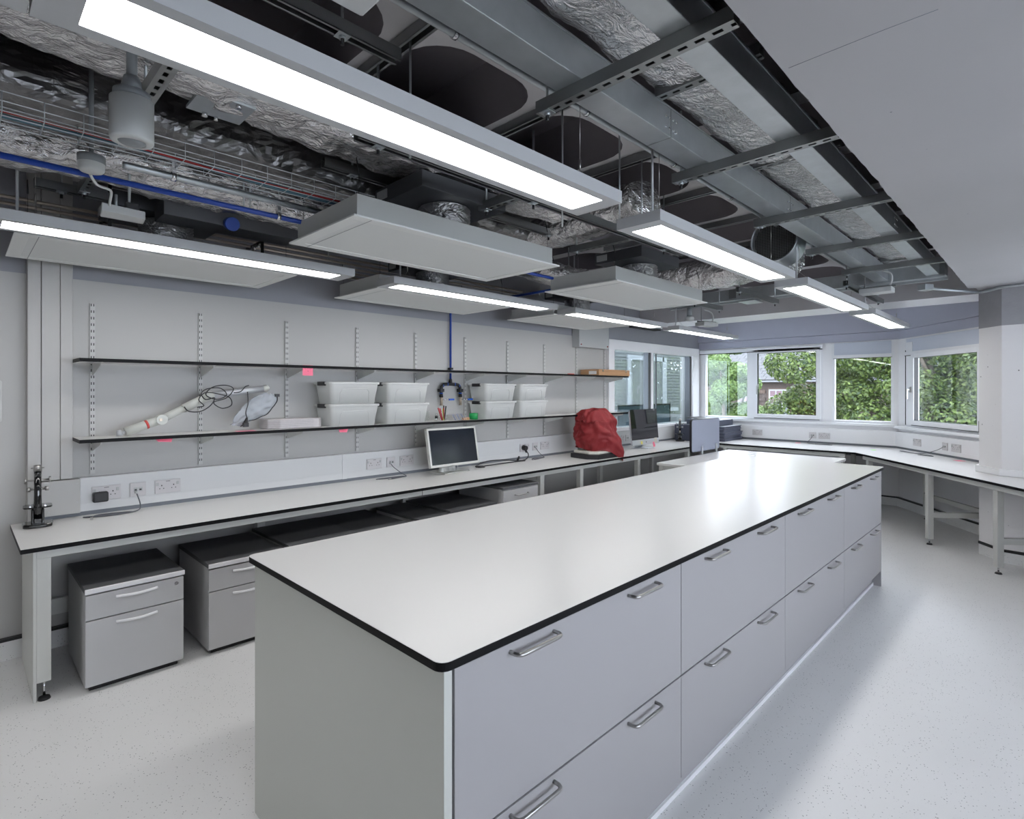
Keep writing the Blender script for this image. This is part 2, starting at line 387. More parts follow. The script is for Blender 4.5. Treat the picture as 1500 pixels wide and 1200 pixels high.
DW = MB(); wallseg(DW, -.05, 5.75, [(.14, 1.62, 1.02, 2.14), (2.3, 3.6, 1.02, 2.14), (3.8, 5.3, 1.02, 2.14)], FL, 2.16, .12); DW.xf(DM); struct('wall_diagonal', DW, 'trim')
UW = MB().box(-.2, 2.78, .012, .28, 2.155, 2.27).box(-.2, 2.78, -.012, .28, 2.275, CZ+.4).xf(FM)
q = MB().box(-.05, 5.75, .012, .28, 2.155, 2.27).box(-.02, 5.75, -.012, .28, 2.275, CZ+.4).xf(DM)
UW.add(q.v, q.f); struct('wall_far_upper', UW, 'lilac_wall')
RW = MB(); wallseg(RW, -.9, 6.2, [(.1, 1.7, .9, 2.2), (2.1, 3.7, .9, 2.2)], FL, CZ+.4, .25); RW.xf(RM); struct('wall_right', RW, 'white_wall')
BM = Matrix(((0, -1, 0, -2.6), (1, 0, 0, -2.4), (0, 0, 1, 0), (0, 0, 0, 1)))
BW = MB(); wallseg(BW, -.9, 6.8, [], FL, CZ+.4, .25); BW.xf(BM); struct('wall_back', BW, 'white_wall')
# coffered ceiling with rounded recesses
CL = MB()
def coffer(mb, x0, x1, y0, y1, hx, hy, r, z0, z1):
    cx = (x0+x1)/2; cy = (y0+y1)/2
    pts = rrect(cx-hx/2, cx+hx/2, cy-hy/2, cy+hy/2, r, 6)
    ang = [(math.atan2(y-cy, x-cx), x, y) for x, y in pts]
    w = (x1-x0)/2; h = (y1-y0)/2
    def outer(a):
        c = math.cos(a); s = math.sin(a); k = min(w/abs(c) if abs(c) > 1e-9 else 1e9, h/abs(s) if abs(s) > 1e-9 else 1e9)
        return (cx+c*k, cy+s*k)
    extra = [math.atan2(sy*h, sx*w) for sx in (-1, 1) for sy in (-1, 1)]
    for a in extra:                                  # add a point of the hole outline in the corner direction
        c = math.cos(a); s = math.sin(a); lo, hi = 0, 3
        qx = (hx/2-r); qy = (hy/2-r)
        for _ in range(40):
            k = (lo+hi)/2; X = abs(c*k); Y = abs(s*k)
            ins = (X <= hx/2 and Y <= hy/2) and not (X > qx and Y > qy and (X-qx)**2+(Y-qy)**2 > r*r)
            if ins: lo = k
            else: hi = k
        ang.append((a, cx+c*lo, cy+s*lo))
    ang.sort(); n = len(ang)
    vs = [(x, y, z0) for a, x, y in ang] + [(*outer(a), z0) for a, x, y in ang] + [(cx+(x-cx)*.9, cy+(y-cy)*.93, z1) for a, x, y in ang]
    mb.add(vs, [((i+1) % n, i, n+i, n+(i+1) % n) for i in range(n)])
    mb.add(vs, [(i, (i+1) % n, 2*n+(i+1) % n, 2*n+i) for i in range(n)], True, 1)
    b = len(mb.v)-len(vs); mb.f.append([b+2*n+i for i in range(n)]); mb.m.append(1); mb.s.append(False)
x = 1.12-.718*6
for i in range(17):
    y = 1.46-1.40*4
    for j in range(7):
        if x+.718*i < 9.3: coffer(CL, x+.718*i, x+.718*(i+1), y+1.40*j, y+1.40*(j+1), .60, 1.22, .19, CZ, CZ+.28)
CL.box(-3.3, 9.4, -4.3, 4.6, CZ+.32, CZ+.42)
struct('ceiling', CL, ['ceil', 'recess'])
# lower plastered slab with a ragged edge
poly = [(-2.6, -2.4), (4.3, -2.4), (6.95, -.2), (6.95, .50), (6.45, .505)]
k = 160
for i in range(k):
    X = 6.4-i*(9.0/k); poly.append((X, .556 + .003*noise.noise(Vector((X*4, 3, 0))) + .007*noise.noise(Vector((X*31, 1, 0)))))
poly.append((-2.6, .56))
struct('ceiling_slab', MB().prism(poly, 2.41, 2.56), 'slab')
crk = MB()
pts = [(0, 0, 0)]
struct('ceiling_beam', MB().box(6.84, 7.42, -1.2, 4.2, 2.41, CZ), 'ceil').data.materials.append(M['trim'])
bo = bpy.data.objects['ceiling_beam'].data
for p in bo.polygons:
    if p.normal.z < -.5: p.material_index = 1
# octagonal column with collar on the bench, dark capping and grey band
def octa(w, cs=1.655, cn=.66):
    R = w/2/math.cos(PI/8)
    out = []
    for i in range(8):
        t = PI/8+i*PI/4; out.append((cs+R*math.cos(t), cn+R*math.sin(t)))
    return out
cw = .65
colm = sempty('wall_column')
struct('shaft', MB().prism(octa(cw), .745, 2.06).prism(octa(cw), .10, .72).xf(DF), 'column', parent=colm)
struct('upper_band', MB().prism(octa(cw+.004), 2.06, 2.412).xf(DF), 'colgrey', parent=colm)
struct('cove_skirting', MB().prism(octa(cw+.004), FL, .075).xf(DF), 'floor', parent=colm)
struct('capping_strip', MB().prism(octa(cw+.012), .075, .095).xf(DF), 'black', parent=colm)
struct('collar', MB().prism(octa(cw+.05), .742, .80).xf(DF), 'trim', bevel=.003, parent=colm)
# skirtings
struct('baseboard_left', MB().box(-2.6, 8.6, 4.17, 4.2, FL, .085).box(-2.6, 8.6, 4.165, 4.2, .085, .10, m=1), ['floor', 'black'])
b = MB().box(0, 2.75, -.03, 0, FL, .085).box(0, 2.75, -.035, 0, .085, .10, m=1).xf(FM)
c = MB().box(0, 5.7, -.03, 0, FL, .085).box(0, 5.7, -.035, 0, .085, .10, m=1).xf(DM); k = len(b.v)
b.v += c.v; b.f += [[k+i for i in f] for f in c.f]; b.m += c.m; b.s += c.s
struct('baseboard_far', b, ['floor', 'black'])
# boxed service riser on the left wall
riser = sempty('trim_1')
for i, (a, c, d) in enumerate(((.285, .343, .08), (.345, .427, .085), (.429, .486, .08))):
    struct('cover_panel', MB().box(a, c, 4.2-d, 4.2, (.74 if i == 0 else .97), CZ), 'white_wall', bevel=.003, parent=riser)
struct('access_plate', MB().box(.345, .52, 4.108, 4.2, .765, .965), 'white_wall', bevel=.002, parent=riser)
for px, pz in ((.375, .955), (.375, .79), (.505, .94), (.505, .83)): struct('screw', MB().cyl((px, 4.108, pz), (px, 4.103, pz), .004, n=10), 'sensor', parent=riser)
# dado trunking: left wall, far wall, angled wall (lid with two grooves)
def trunking(mb, s0, s1, n0, z0, z1, joints=()):
    zs = [z0, z0+.045, z0+.048, z1-.045, z1-.042, z1]
    for a, c, d in ((zs[0], zs[1], 0), (zs[1], zs[2], .003), (zs[2], zs[3], .002), (zs[3], zs[4], .003), (zs[4], zs[5], 0)):
        mb.box(s0, s1, n0+d, 0, a, c)
    for j in joints: mb.box(j-.02, j+.02, n0-.003, 0, z0-.001, z1+.002)
t = MB(); trunking(t, .52, 5.33, -.06, .765, .965, (2.24,)); t.xf(Matrix.Translation((0, 4.2, 0))); struct('trim_2', t, 'dado')
t = MB(); trunking(t, 5.40, 8.6, -.06, .765, .945); t.xf(Matrix.Translation((0, 4.2, 0))); struct('trim_3', t, 'dado')
t = MB(); trunking(t, .06, 2.76, -.055, .765, .955); t.xf(FM)
struct('trim_4', t, 'trim')
t = MB(); trunking(t, .0, 1.6, -.055, .765, .955); t.xf(DM); struct('trim_5', t, 'trim')
# grey gap behind bench tops
struct('trim_6', MB().box(.30, 8.6, 4.145, 4.2, .60, .765), 'skirt')
struct('trim_7', MB().box(0, 2.76, -.045, 0, .60, .765).xf(FM), 'skirt')
struct('trim_8', MB().box(0, 1.5, -.045, 0, .60, .765).xf(DM), 'skirt')
# grey steel pull box high on the left wall
bx = thing('junction_box', 'grey steel box hanging high on the left wall above the wooden case', 'box', (5.6, 4.15, 2.02))
part('casing', MB().box(5.30, 5.92, 4.09, 4.2, 2.02, 2.40), 'sensor', bx, bevel=.004)
for px in (5.335, 5.885): part('screw', MB().cyl((px, 4.09, 2.05), (px, 4.082, 2.05), .008, n=10), 'redc', bx)

# ------------------------------------------------------------------ windows
def ring(mb, a, b, za, zb, w, n0, n1, m=0):
    mb.box(a, a+w, n0, n1, za, zb, m=m); mb.box(b-w, b, n0, n1, za, zb, m=m)
    mb.box(a+w, b-w, n0, n1, za, za+w, m=m); mb.box(a+w, b-w, n0, n1, zb-w, zb, m=m)
def window(n, X, panes, za, zb, sill=(0, 1), frame=(0, 1), blind=None, handle=None, glass='glass'):
    w = sempty('window_%d' % n); a, b = frame
    f = MB(); ring(f, a, b, za, zb, .035, .0, .07); f.xf(X); fo = struct('frame', f, 'upvc', bevel=.004, parent=w)
    for pa, pb, sash in panes:
        if sash:
            s = MB(); ring(s, pa, pb, za+.03, zb-(.03 if not blind else .19), .055, -.03, .04)
            s.box(pa+.01, pb-.01, -.031, -.02, za+.022, za+.028, m=1); s.xf(X)
            so = struct('sash', s, ['upvc', 'black'], bevel=.003, parent=w)
            g = MB().box(pa+.055, pb-.055, .0, .006, za+.085, zb-.085).xf(X); struct('pane', g, glass, parent=so)
            sl = MB(); ring(sl, pa+.052, pb-.052, za+.082, zb-.082-(.0 if not blind else .16), .006, -.02, .03); sl.xf(X); struct('gasket', sl, 'black', parent=so)
        else:
            g = MB().box(pa, pb, .02, .026, za+.03, zb-.03).xf(X); struct('pane', g, glass, parent=w)
    if blind:
        z0 = blind; bm = MB().box(a+.03, b-.03, -.005, .0, z0+.045, zb).box(a+.02, b-.02, -.02, .005, z0, z0+.045, m=1).box(a+.02, b-.02, -.021, -.015, z0-.008, z0-.001, m=2)
        struct('blind', bm.xf(X), ['blind', 'upvc', 'black'], parent=w)
    if handle:
        hs, hz = handle
        h = MB().box(hs-.014, hs+.014, -.045, -.03, hz-.035, hz+.035).box(hs-.009, hs+.009, -.075, -.045, hz-.009, hz+.009).box(hs-.011, hs+.011, -.08, -.065, hz-.12, hz+.012).xf(X)
        struct('handle', h, 'steel', bevel=.003, parent=w)
    if sill:
        s = MB().box(sill[0], sill[1], -.07, .06, za-.035, za-.0).xf(X); struct('sill', s, 'upvc', bevel=.004, parent=w)
    return w
w1 = window(1, FM, [(.12, .80, False), (.90, 1.83, True)], 1.045, 2.14, sill=(.02, 1.9), frame=(.02, 1.86), handle=(.97, 1.55))
struct('mullion', MB().box(.80, .90, -.02, .06, 1.05, 2.12).xf(FM), 'upvc', bevel=.003, parent=w1)
struct('head_rail', MB().box(.03, 1.85, -.03, .02, 2.085, 2.14).box(.03, 1.85, -.031, .0, 2.074, 2.084, m=1).xf(FM), ['upvc', 'black'], parent=w1)
struct('jamb', MB().box(.02, .12, -.01, .06, 1.05, 2.085).xf(FM), 'upvc', bevel=.003, parent=w1)
window(2, FM, [(2.02, 2.66, False)], 1.045, 2.15, sill=(1.9, 2.75), frame=(1.97, 2.70), blind=1.935)
w3 = window(3, DM, [(.30, 1.48, True)], 1.03, 2.14, sill=(.0, 1.7), frame=(.14, 1.62), blind=1.935, handle=(.30, 1.50))
struct('jamb', MB().box(.17, .30, -.01, .06, 1.05, 2.1).box(.155, .165, -.012, .06, 1.05, 2.0, m=1).xf(DM), ['upvc', 'black'], bevel=.002, parent=w3)
struct('hinge', MB().box(1.47, 1.49, -.045, -.03, 1.05, 1.17).xf(DM), 'black', parent=w3)
window(4, DM, [(2.34, 3.56, False)], 1.03, 2.14, sill=(2.2, 3.7), frame=(2.3, 3.6))
window(5, DM, [(3.84, 5.26, False)], 1.03, 2.14, sill=(3.75, 5.4), frame=(3.8, 5.3))
window(6, RM, [(.14, 1.66, False)], .92, 2.2, sill=(0, 1.8), frame=(.1, 1.7))
window(7, RM, [(2.14, 3.66, False)], .92, 2.2, sill=(2, 3.8), frame=(2.1, 3.7))
# internal window in the left wall
w8 = sempty('window_8')
f = MB(); f.box(6.04, 8.62, 4.17, 4.2, 2.04, 2.17).box(6.04, 6.17, 4.17, 4.2, .96, 2.04).box(8.40, 8.62, 4.17, 4.2, .96, 2.04).box(6.04, 8.62, 4.13, 4.2, .945, .985)
struct('frame', f, 'trim', bevel=.004, parent=w8)
struct('pane', MB().box(6.17, 7.12, 4.27, 4.276, .98, 2.04), 'glass2', parent=w8)
struct('pane', MB().box(7.26, 8.40, 4.27, 4.276, .98, 2.04), 'glass2', parent=w8)
m = MB(); m.box(7.10, 7.17, 4.22, 4.3, .98, 2.04, m=1).box(7.17, 7.22, 4.21, 4.3, .98, 2.04).box(7.22, 7.27, 4.23, 4.3, .98, 2.04, m=2).box(8.36, 8.40, 4.21, 4.3, .98, 2.04, m=1)
m.box(7.40, 7.41, 4.26, 4.28, .98, 2.04, m=3)
struct('mullion', m, ['upvc', 'dbox', 'alu', 'black'], parent=w8)

# ------------------------------------------------------------------ island
FX0, FX1, FY0, FY1 = .731, 5.045, .935, 2.055
isl = thing('lab_island', 'long white-topped laboratory island with grey drawer fronts and steel bar handles', 'workbench', (2.9, 1.5, FL))
part('carcass', MB().box(.775, 5.00, .975, 2.0, .10, .878).box(.775, 5.0, 1.03, 1.96, FL, .10), 'cab', isl)
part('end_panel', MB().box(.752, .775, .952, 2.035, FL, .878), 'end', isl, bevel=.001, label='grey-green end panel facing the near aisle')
part('end_panel', MB().box(5.00, 5.022, .952, 2.035, FL, .878), 'cab', isl, bevel=.001)
part('plinth', MB().box(.775, 5.00, 1.010, 1.03, FL+.001, .10), 'cab', isl)
part('plinth_strip', MB().box(.775, 5.0, 1.0, 1.012, FL, FL+.02), 'trim', isl)
wt = part('worktop', MB().prism(rrect(FX0, FX1, FY0, FY1, .028, 6), .880, .8995, m=1).prism(rrect(FX0+.0008, FX1-.0008, FY0+.0008, FY1-.0008, .027, 6), .8995, .9005, m=0), ['top', 'edge'], isl)
part('shadow_gap', MB().box(.80, 4.98, .97, 2.01, .876, .881), 'dark', isl)
def bar_handle(cx, y, z, L=.165, r=.0055, so=.032):
    p = []; h = L/2; k = .016
    p.append((cx-h, y, z))
    for i in range(5): t = PI/2*i/4; p.append((cx-h+k-k*math.cos(t), y-so+k-k*math.sin(t), z))
    for i in range(5): t = PI/2*i/4; p.append((cx+h-k+k*math.sin(t), y-so+k-k*math.cos(t), z))
    p.append((cx+h, y, z)); return MB().tube(p, r, 10)
xs = [.779, 1.826, 2.893, 3.968, 4.998]
for i in range(4):
    for z0, z1 in ((.100, .464), (.470, .868)):
        d = part('drawer', MB().box(xs[i]+.003, xs[i+1]-.001, .952, .972, z0, z1), 'cab', isl, bevel=.0012)
        c = (xs[i]+xs[i+1])/2
        for dx in (-.262, .262): part('handle', bar_handle(c+dx, .952, .847 if z0 > .4 else .445), 'steel', d)

# ------------------------------------------------------------------ left bench
lb = thing('wall_bench', 'long white-topped bench with a black edge along the left wall', 'workbench', (4.4, 3.8, FL))
part('worktop', MB().box(.214, 7.63, 3.452, 4.145, .718, .7395, m=1).box(.2145, 7.63, 3.4525, 4.145, .7395, .7403), ['top', 'edge'], lb)
part('rail', MB().box(.275, 7.6, 3.50, 3.54, .672, .717), 'frame', lb, bevel=.002)
part('rail', MB().box(.275, 7.6, 4.05, 4.09, .672, .717), 'frame', lb, bevel=.002)
part('back_rail', MB().box(.275, 7.6, 4.09, 4.12, .20, .29), 'frame', lb, bevel=.002)
part('end_panel', MB().box(.262, .275, 3.50, 4.12, FL, .717), 'frame', lb, bevel=.002)
for i, X in enumerate((.275, 3.93, 4.55, 5.66, 6.9)):
    L = part('leg', MB().box(X, X+.055, 3.50, 3.55, .07 if i == 0 else .02, .672), 'frame', lb, bevel=.002)
    part('foot', MB().cyl((X+.03, 3.52, .07), (X+.03, 3.52, 0), .006, n=8).cyl((X+.03, 3.52, FL+.012), (X+.03, 3.52, FL), .022, .026, n=16, m=1), ['chrome', 'black'], L)
for X in (.275, 1.51, 2.74, 3.86, 4.55, 5.66, 6.9):
    part('leg', MB().box(X, X+.055, 4.04, 4.09, FL, .672), 'frame', lb, bevel=.002)
part('rail_joint', MB().box(2.55, 2.553, 3.498, 3.50, .672, .717), 'black', lb)

# far bench with bend
fb = thing('window_bench', 'white-topped bench with a bend running under the three windows', 'workbench', (7.9, 2.0, FL))
def S(s, n): p = sn(s, n); return (p[0], p[1])
B = (8.605, 1.44)
poly = [(7.632, 3.452), (7.632, 1.712), S(3.3, 0), S(3.3, .80), S(1.99, .80), S(1.99, .52), S(1.795, .33), S(1.515, .33), S(1.32, .52), S(1.32, .80), S(.05, .80), B, (8.605, 4.145), (7.632, 4.145)]
poly = poly[::-1]
area = sum(poly[i][0]*poly[(i+1) % len(poly)][1]-poly[(i+1) % len(poly)][0]*poly[i][1] for i in range(len(poly)))
if area < 0: poly = poly[::-1]
part('worktop', MB().prism(poly, .718, .7395, m=1).prism(poly, .7395, .7403), ['top', 'edge'], fb)
part('rail', MB().box(7.66, 7.70, 1.83, 3.42, .672, .717), 'frame', fb, bevel=.002)
part('rail', MB().box(.10, 3.2, .03, .07, .672, .717).xf(DF), 'frame', fb, bevel=.002)
def leg(X, s, n, w=.05, foot=True, par=fb):
    L = part('leg', MB().box(s, s+w, n, n+w, .035, .672).xf(X), 'frame', par, bevel=.002)
    if foot:
        part('foot', MB().cyl((s+w/2, n+w/2, .04), (s+w/2, n+w/2, 0), .007, n=8).cyl((s+w/2, n+w/2, FL+.012), (s+w/2, n+w/2, FL), .02, .026, n=16, m=1).xf(X), ['chrome', 'black'], L)
I4 = Matrix.Identity(4)
leg(I4, 7.66, 1.84); leg(I4, 7.66, 3.3); leg(I4, 8.45, 1.9)
leg(DF, .14, .05); leg(DF, 1.22, .05); leg(DF, 2.09, .05); leg(DF, .10, .70); leg(DF, 1.22, .66); leg(DF, 3.0, .05); leg(DF, 3.0, .66)
part('stretcher', MB().box(1.225, 1.265, .10, .66, .245, .295).xf(DF), 'frame', fb, bevel=.002)
part('stretcher', MB().box(.15, 1.225, .67, .70, .245, .295).xf(DF), 'frame', fb, bevel=.002)
part('stretcher', MB().box(2.095, 2.135, .10, .55, .225, .275).xf(DF), 'frame', fb, bevel=.002)
part('stretcher', MB().box(8.46, 8.49, 1.95, 3.4, .245, .295), 'frame', fb, bevel=.002)

# low table at the far end of the island
tb = thing('side_table', 'low pale table standing just beyond the far end of the island', 'table', (6.0, 2.3, FL))
part('tabletop', MB().prism(rrect(5.12, 6.92, 1.64, 2.95, .02), .712, .738), 'top', tb, bevel=.003)
for a, c in ((5.14, 2.88), (6.84, 2.88), (5.14, 1.66), (6.84, 1.66)):
    part('leg', MB().box(a, a+.05, c, c+.05, FL, .712), 'frame', tb, bevel=.002)
part('rail', MB().box(5.19, 6.84, 2.885, 2.915, .66, .712).box(5.19, 6.84, 1.68, 1.71, .66, .712).box(5.15, 5.18, 1.71, 2.88, .66, .712), 'frame', tb)
part('cable_port', MB().box(6.30, 6.48, 2.45, 2.49, .738, .741).box(6.9-.35, 6.9-.17, 2.55, 2.58, .738, .741), 'alu', tb)
pc = thing('drawer_unit', 'white drawer unit tucked under the far side of the low table', 'cabinet', (6.3, 1.9, FL))
part('body', MB().box(5.95, 6.80, 1.73, 2.2, FL+.01, .655), 'cab', pc, bevel=.002)
for i in range(3):
    d = part('drawer', MB().box(5.96, 6.79, 1.715, 1.732, .04+.2*i, .235+.2*i), 'cab', pc, bevel=.001); part('handle', bar_handle(6.37, 1.715, .20+.2*i), 'steel', d)
# grey felt divider clamped to the table
dv = thing('desk_divider', 'grey felt screen clamped to the edge of the low table', 'divider', (6.3, 2.97, .74))
part('panel', MB().prism(rrect(5.95, 6.67, .775, 1.145, .03), 0, .022).xf(Matrix(((1, 0, 0, 0), (0, 0, 1, 2.965), (0, 1, 0, 0), (0, 0, 0, 1)))), 'felt', dv, bevel=.003)
part('edge_band', MB().prism(rrect(5.944, 6.676, .769, 1.151, .034), .005, .03).xf(Matrix(((1, 0, 0, 0), (0, 0, 1, 2.965), (0, 1, 0, 0), (0, 0, 0, 1)))), 'black', dv)
for X in (6.16, 6.54): part('clamp', MB().box(X, X+.03, 2.945, 2.964, .739, .84), 'alu', dv, bevel=.002)

# ------------------------------------------------------------------ pedestals and units under the bench
def pedestal(X, label, group='two-drawer pedestals under the left bench'):
    t = thing('pedestal', label, 'cabinet', (X+.215, 3.7, FL), group=group)
    part('body', MB().box(X, X+.43, 3.43, 4.0, FL+.025, .478), 'ped', t, bevel=.002)
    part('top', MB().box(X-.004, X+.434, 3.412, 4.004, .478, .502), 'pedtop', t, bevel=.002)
    part('front_lip', MB().box(X-.004, X+.434, 3.402, 3.412, .478, .5025), 'trim', t, bevel=.003)
    part('plinth', MB().box(X+.02, X+.41, 3.45, 3.98, FL, FL+.025), 'black', t)
    for z0, z1 in ((.345, .468), (.015, .339)):
        d = part('drawer', MB().box(X, X+.43, 3.412, 3.43, z0, z1), 'ped', t, bevel=.0015)
        p = []
        for i in range(13):
            u = i/12; p.append((X+.125+.18*u, 3.412-.002-.022*math.sin(PI*u), z1-.03))
        part('handle', MB().tube(p, .0075, 8), 'trim', d, label='pale curved bow handle')
        if z0 > .2: part('lock', MB().cyl((X+.395, 3.412, z1-.03), (X+.395, 3.408, z1-.03), .009, n=14), 'chrome', d)
    return t
p1 = pedestal(.452, 'grey two-drawer pedestal under the near end of the left bench')
dup(p1, (1.01+.215, 3.7, FL), label='grey two-drawer pedestal partly hidden by the island corner')
def unit(x0, x1, zt, y0, label, steel=True, ov=.0):
    t = thing('base_cabinet', label, 'cabinet', ((x0+x1)/2, 3.8, FL))
    part('body', MB().box(x0, x1, y0+.02, 4.03, FL+.02, zt-.02), 'ped', t, bevel=.002)
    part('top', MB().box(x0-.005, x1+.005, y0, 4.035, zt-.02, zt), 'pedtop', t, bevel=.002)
    d = part('drawer', MB().box(x0+.005, x1-.005, y0, y0+.02, zt-.17, zt-.03), 'ped', t, bevel=.001)
    part('handle', bar_handle((x0+x1)/2, y0, zt-.08), 'steel', d)
    part('drawer', MB().box(x0+.005, x1-.005, y0, y0+.02, FL+.03, zt-.175), 'ped', t, bevel=.001)
    return t
unit(1.475, 1.94, .515, 3.42, 'grey cabinet under the left bench just behind the near corner of the island')
unit(1.955, 2.36, .512, 3.42, 'grey cabinet under the left bench below the paper pack on the shelf')
unit(2.47, 2.75, .512, 3.42, 'narrow grey cabinet under the left bench left of the monitor')
unit(2.77, 3.28, .53, 3.42, 'grey cabinet with a raised top under the monitor end of the bench')
unit(3.365, 3.82, .637, 3.43, 'taller white drawer unit under the bench with a steel bar handle')

# ------------------------------------------------------------------ wall shelving
def slot_rail(L=1.04, w=.026, pitch=.04):
    mb = MB(); h = .012; sl = .016; sw = .0045; cx = .006
    xs = [-w/2, -cx-sw/2, -cx+sw/2, cx-sw/2, cx+sw/2, w/2]
    for a, c in ((0, 1), (2, 3), (4, 5)): mb.box(xs[a], xs[c], -h, -h+.0015, 0, L)
    k = int(L/pitch)
    z = 0
    for i in range(k+1):
        z1 = min(z+pitch-sl, L)
        for a, c in ((1, 2), (3, 4)): mb.box(xs[a], xs[c], -h, -h+.0015, z, z1)
        z += pitch
        if z > L: break
    mb.box(-w/2, -w/2+.0015, -h, 0, 0, L); mb.box(w/2-.0015, w/2, -h, 0, 0, L)
    mb.box(-w/2+.0015, w/2-.0015, -.005, -.003, 0, L, m=1)
    return mb
rails = None
words = ['first', 'second', 'third', 'fourth', 'fifth', 'sixth', 'seventh', 'eighth', 'ninth', 'tenth']
for i in range(10):
    X = .589+.598*i
    lab = 'white slotted shelf upright on the left wall, %s of ten counted from the near end' % words[i]
    if rails is None:
        rails = thing('shelf_upright', lab, 'upright', (X, 4.199, .98), group='slotted shelf uprights', local=True)
        part('channel', slot_rail(), ['rail', 'dark'], rails)
    else: dup(rails, (X, 4.199, .98), label=lab)
def bracket():
    mb = MB(); poly = [(0, 0), (0, -.075), (-.03, -.07), (-.27, -.018), (-.28, -.003), (-.28, 0)]
    n = len(poly); vs = [(-.0015, y, z) for y, z in poly]+[(.0015, y, z) for y, z in poly]
    mb.add(vs, [(i, (i+1) % n, n+(i+1) % n, n+i) for i in range(n)]+[tuple(range(n))[::-1], tuple(n+i for i in range(n))])
    mb.box(-.012, .012, -.28, 0, -.003, 0); return mb
for nm, zt, x0, x1, lab in (('upper', 1.672, .488, 6.05, 'upper black-edged white shelf along the left wall'), ('lower', 1.212, .488, 6.06, 'lower black-edged white shelf along the left wall')):
    s = thing('wall_shelf', lab, 'shelf', ((x0+x1)/2, 4.03, zt-.018), group=None)
    part('board', MB().box(x0, x1, 3.88, 4.157, zt-.017, zt-.001, m=0).box(x0-.002, x1, 3.876, 3.88, zt-.0195, zt+.0005, m=1).box(x0-.002, x0, 3.88, 4.157, zt-.0195, zt+.0005, m=1), ['top', 'edge'], s)
    bp = None
    for i in range(10):
        X = .589+.598*i
        if bp is None:
            bp = part('bracket', bracket().xf(Matrix.Translation((X, 4.185, zt-.017))), 'panel', s)
        else:
            c = bp.copy(); COL.objects.link(c); c.location = (X-.589, 0, 0)

# ------------------------------------------------------------------ things on the shelves
def bin_(cx, z, label, y0=3.93):
    w = .44; h = .165; t = thing('storage_box', label, 'box', (cx, 4.03, z), group='translucent storage boxes on the lower shelf', local=True)
    def shell(w0, w1, d0, d1, za, zb, th=.003):
        mb = MB()
        a = rrect(-w0/2, w0/2, -d0/2, d0/2, .03, 4); b = rrect(-w1/2, w1/2, -d1/2, d1/2, .03, 4); n = len(a)
        vs = [(x, y, za) for x, y in a]+[(x, y, zb) for x, y in b]
        mb.add(vs, [(i, (i+1) % n, n+(i+1) % n, n+i) for i in range(n)], True)
        bb = len(mb.v)-2*n; mb.f.append([bb+i for i in range(n)][::-1]); mb.m.append(0); mb.s.append(False); return mb
    body = shell(w-.06, w-.02, .22, .26, 0, h-.012)
    part('tub', body, 'bin', t)
    fr = MB()
    pts = []
    for x, zz in ((-.13, .01), (-.125, .09), (-.105, .115), (.10, .118), (.12, .10), (.125, .01)): pts.append((x, -.113-.0165*(zz/.15), zz))
    part('embossed_panel', MB().tube(pts, .0022, 6), 'bin', t)
    part('lid', MB().prism(rrect(-w/2, w/2, -.14, .14, .03, 4), h-.012, h+.006), 'bin', t, bevel=.003)
    part('clip', MB().box(-w/2-.008, -w/2+.014, -.055, .055, h-.022, h+.009), 'black', t, bevel=.003, label='dark grey clip handle')
    part('clip', MB().box(w/2-.014, w/2+.008, -.055, .055, h-.022, h+.009), 'black', t, bevel=.003, label='dark grey clip handle')
    return t
b0 = bin_(2.205, 1.212, 'translucent storage box on the lower shelf beside the paper pack, bottom of its stack')
zz = 1.212+.172
dup(b0, (2.205, 4.03, zz), label='translucent storage box beside the paper pack, top of its stack')
dup(b0, (2.705, 4.03, 1.212), label='translucent storage box nearest the blue taps, bottom of the stack left of them')
dup(b0, (2.705, 4.03, zz), label='translucent storage box nearest the blue taps, top of the stack left of them')
dup(b0, (3.80, 4.03, 1.212), label='translucent storage box right of the green tape roll, bottom of its stack')
dup(b0, (3.80, 4.03, zz), label='translucent storage box right of the green tape roll, top of its stack')
dup(b0, (4.29, 4.03, 1.212), label='translucent storage box farthest along the shelf, bottom of its stack')
dup(b0, (4.29, 4.03, zz), label='translucent storage box farthest along the shelf, top of its stack')
pp = thing('paper_pack', 'shrink-wrapped pack of white plates on the lower shelf', 'pack', (1.77, 4.0, 1.212))
part('pack', MB().prism([(1.545, 4.10), (1.56, 3.985), (1.63, 3.935), (1.925, 3.945), (1.965, 3.99), (1.965, 4.10)], 1.212, 1.283), 'wrap', pp, bevel=.008)
for i in range(5): part('sheet', MB().prism([(1.549, 4.09), (1.559, 3.982), (1.63, 3.9325), (1.88, 3.941), (1.88, 4.09)], 1.220+.013*i, 1.222+.013*i), 'cab', pp)
# arm with cable
ar = thing('support_arm', 'white jointed support arm lying on the lower shelf wound with black cable', 'arm', (1.0, 4.05, 1.212))
Yr = 4.03
A0 = Vector((.725, Yr-.01, 1.238)); A1 = Vector((.915, Yr, 1.305)); A2 = Vector((1.20, Yr+.02, 1.452)); A3 = Vector((1.575, Yr+.03, 1.505))
part('lower_tube', MB().cyl(A0, A1, .027, n=20), 'arm', ar)
part('red_band', MB().cyl(A0.lerp(A1, .55), A0.lerp(A1, .62), .0278, n=20), 'redband', ar, label='red band round the lower tube')
part('tip', MB().cyl(A0+Vector((-.022, 0, -.006)), A0, .008, n=10).cyl(A0+Vector((-.028, 0, -.022)), A0+Vector((-.034, 0, .012)), .018, .012, n=14), 'lamp', ar)
part('joint', MB().cyl(A1+Vector((0, -.032, 0)), A1+Vector((0, .032, 0)), .032, n=24), 'arm', ar, bevel=.002)
part('joint_bolt', MB().cyl(A1+Vector((-.008, -.036, 0)), A1+Vector((-.008, -.03, 0)), .009, n=12), 'brass', ar)
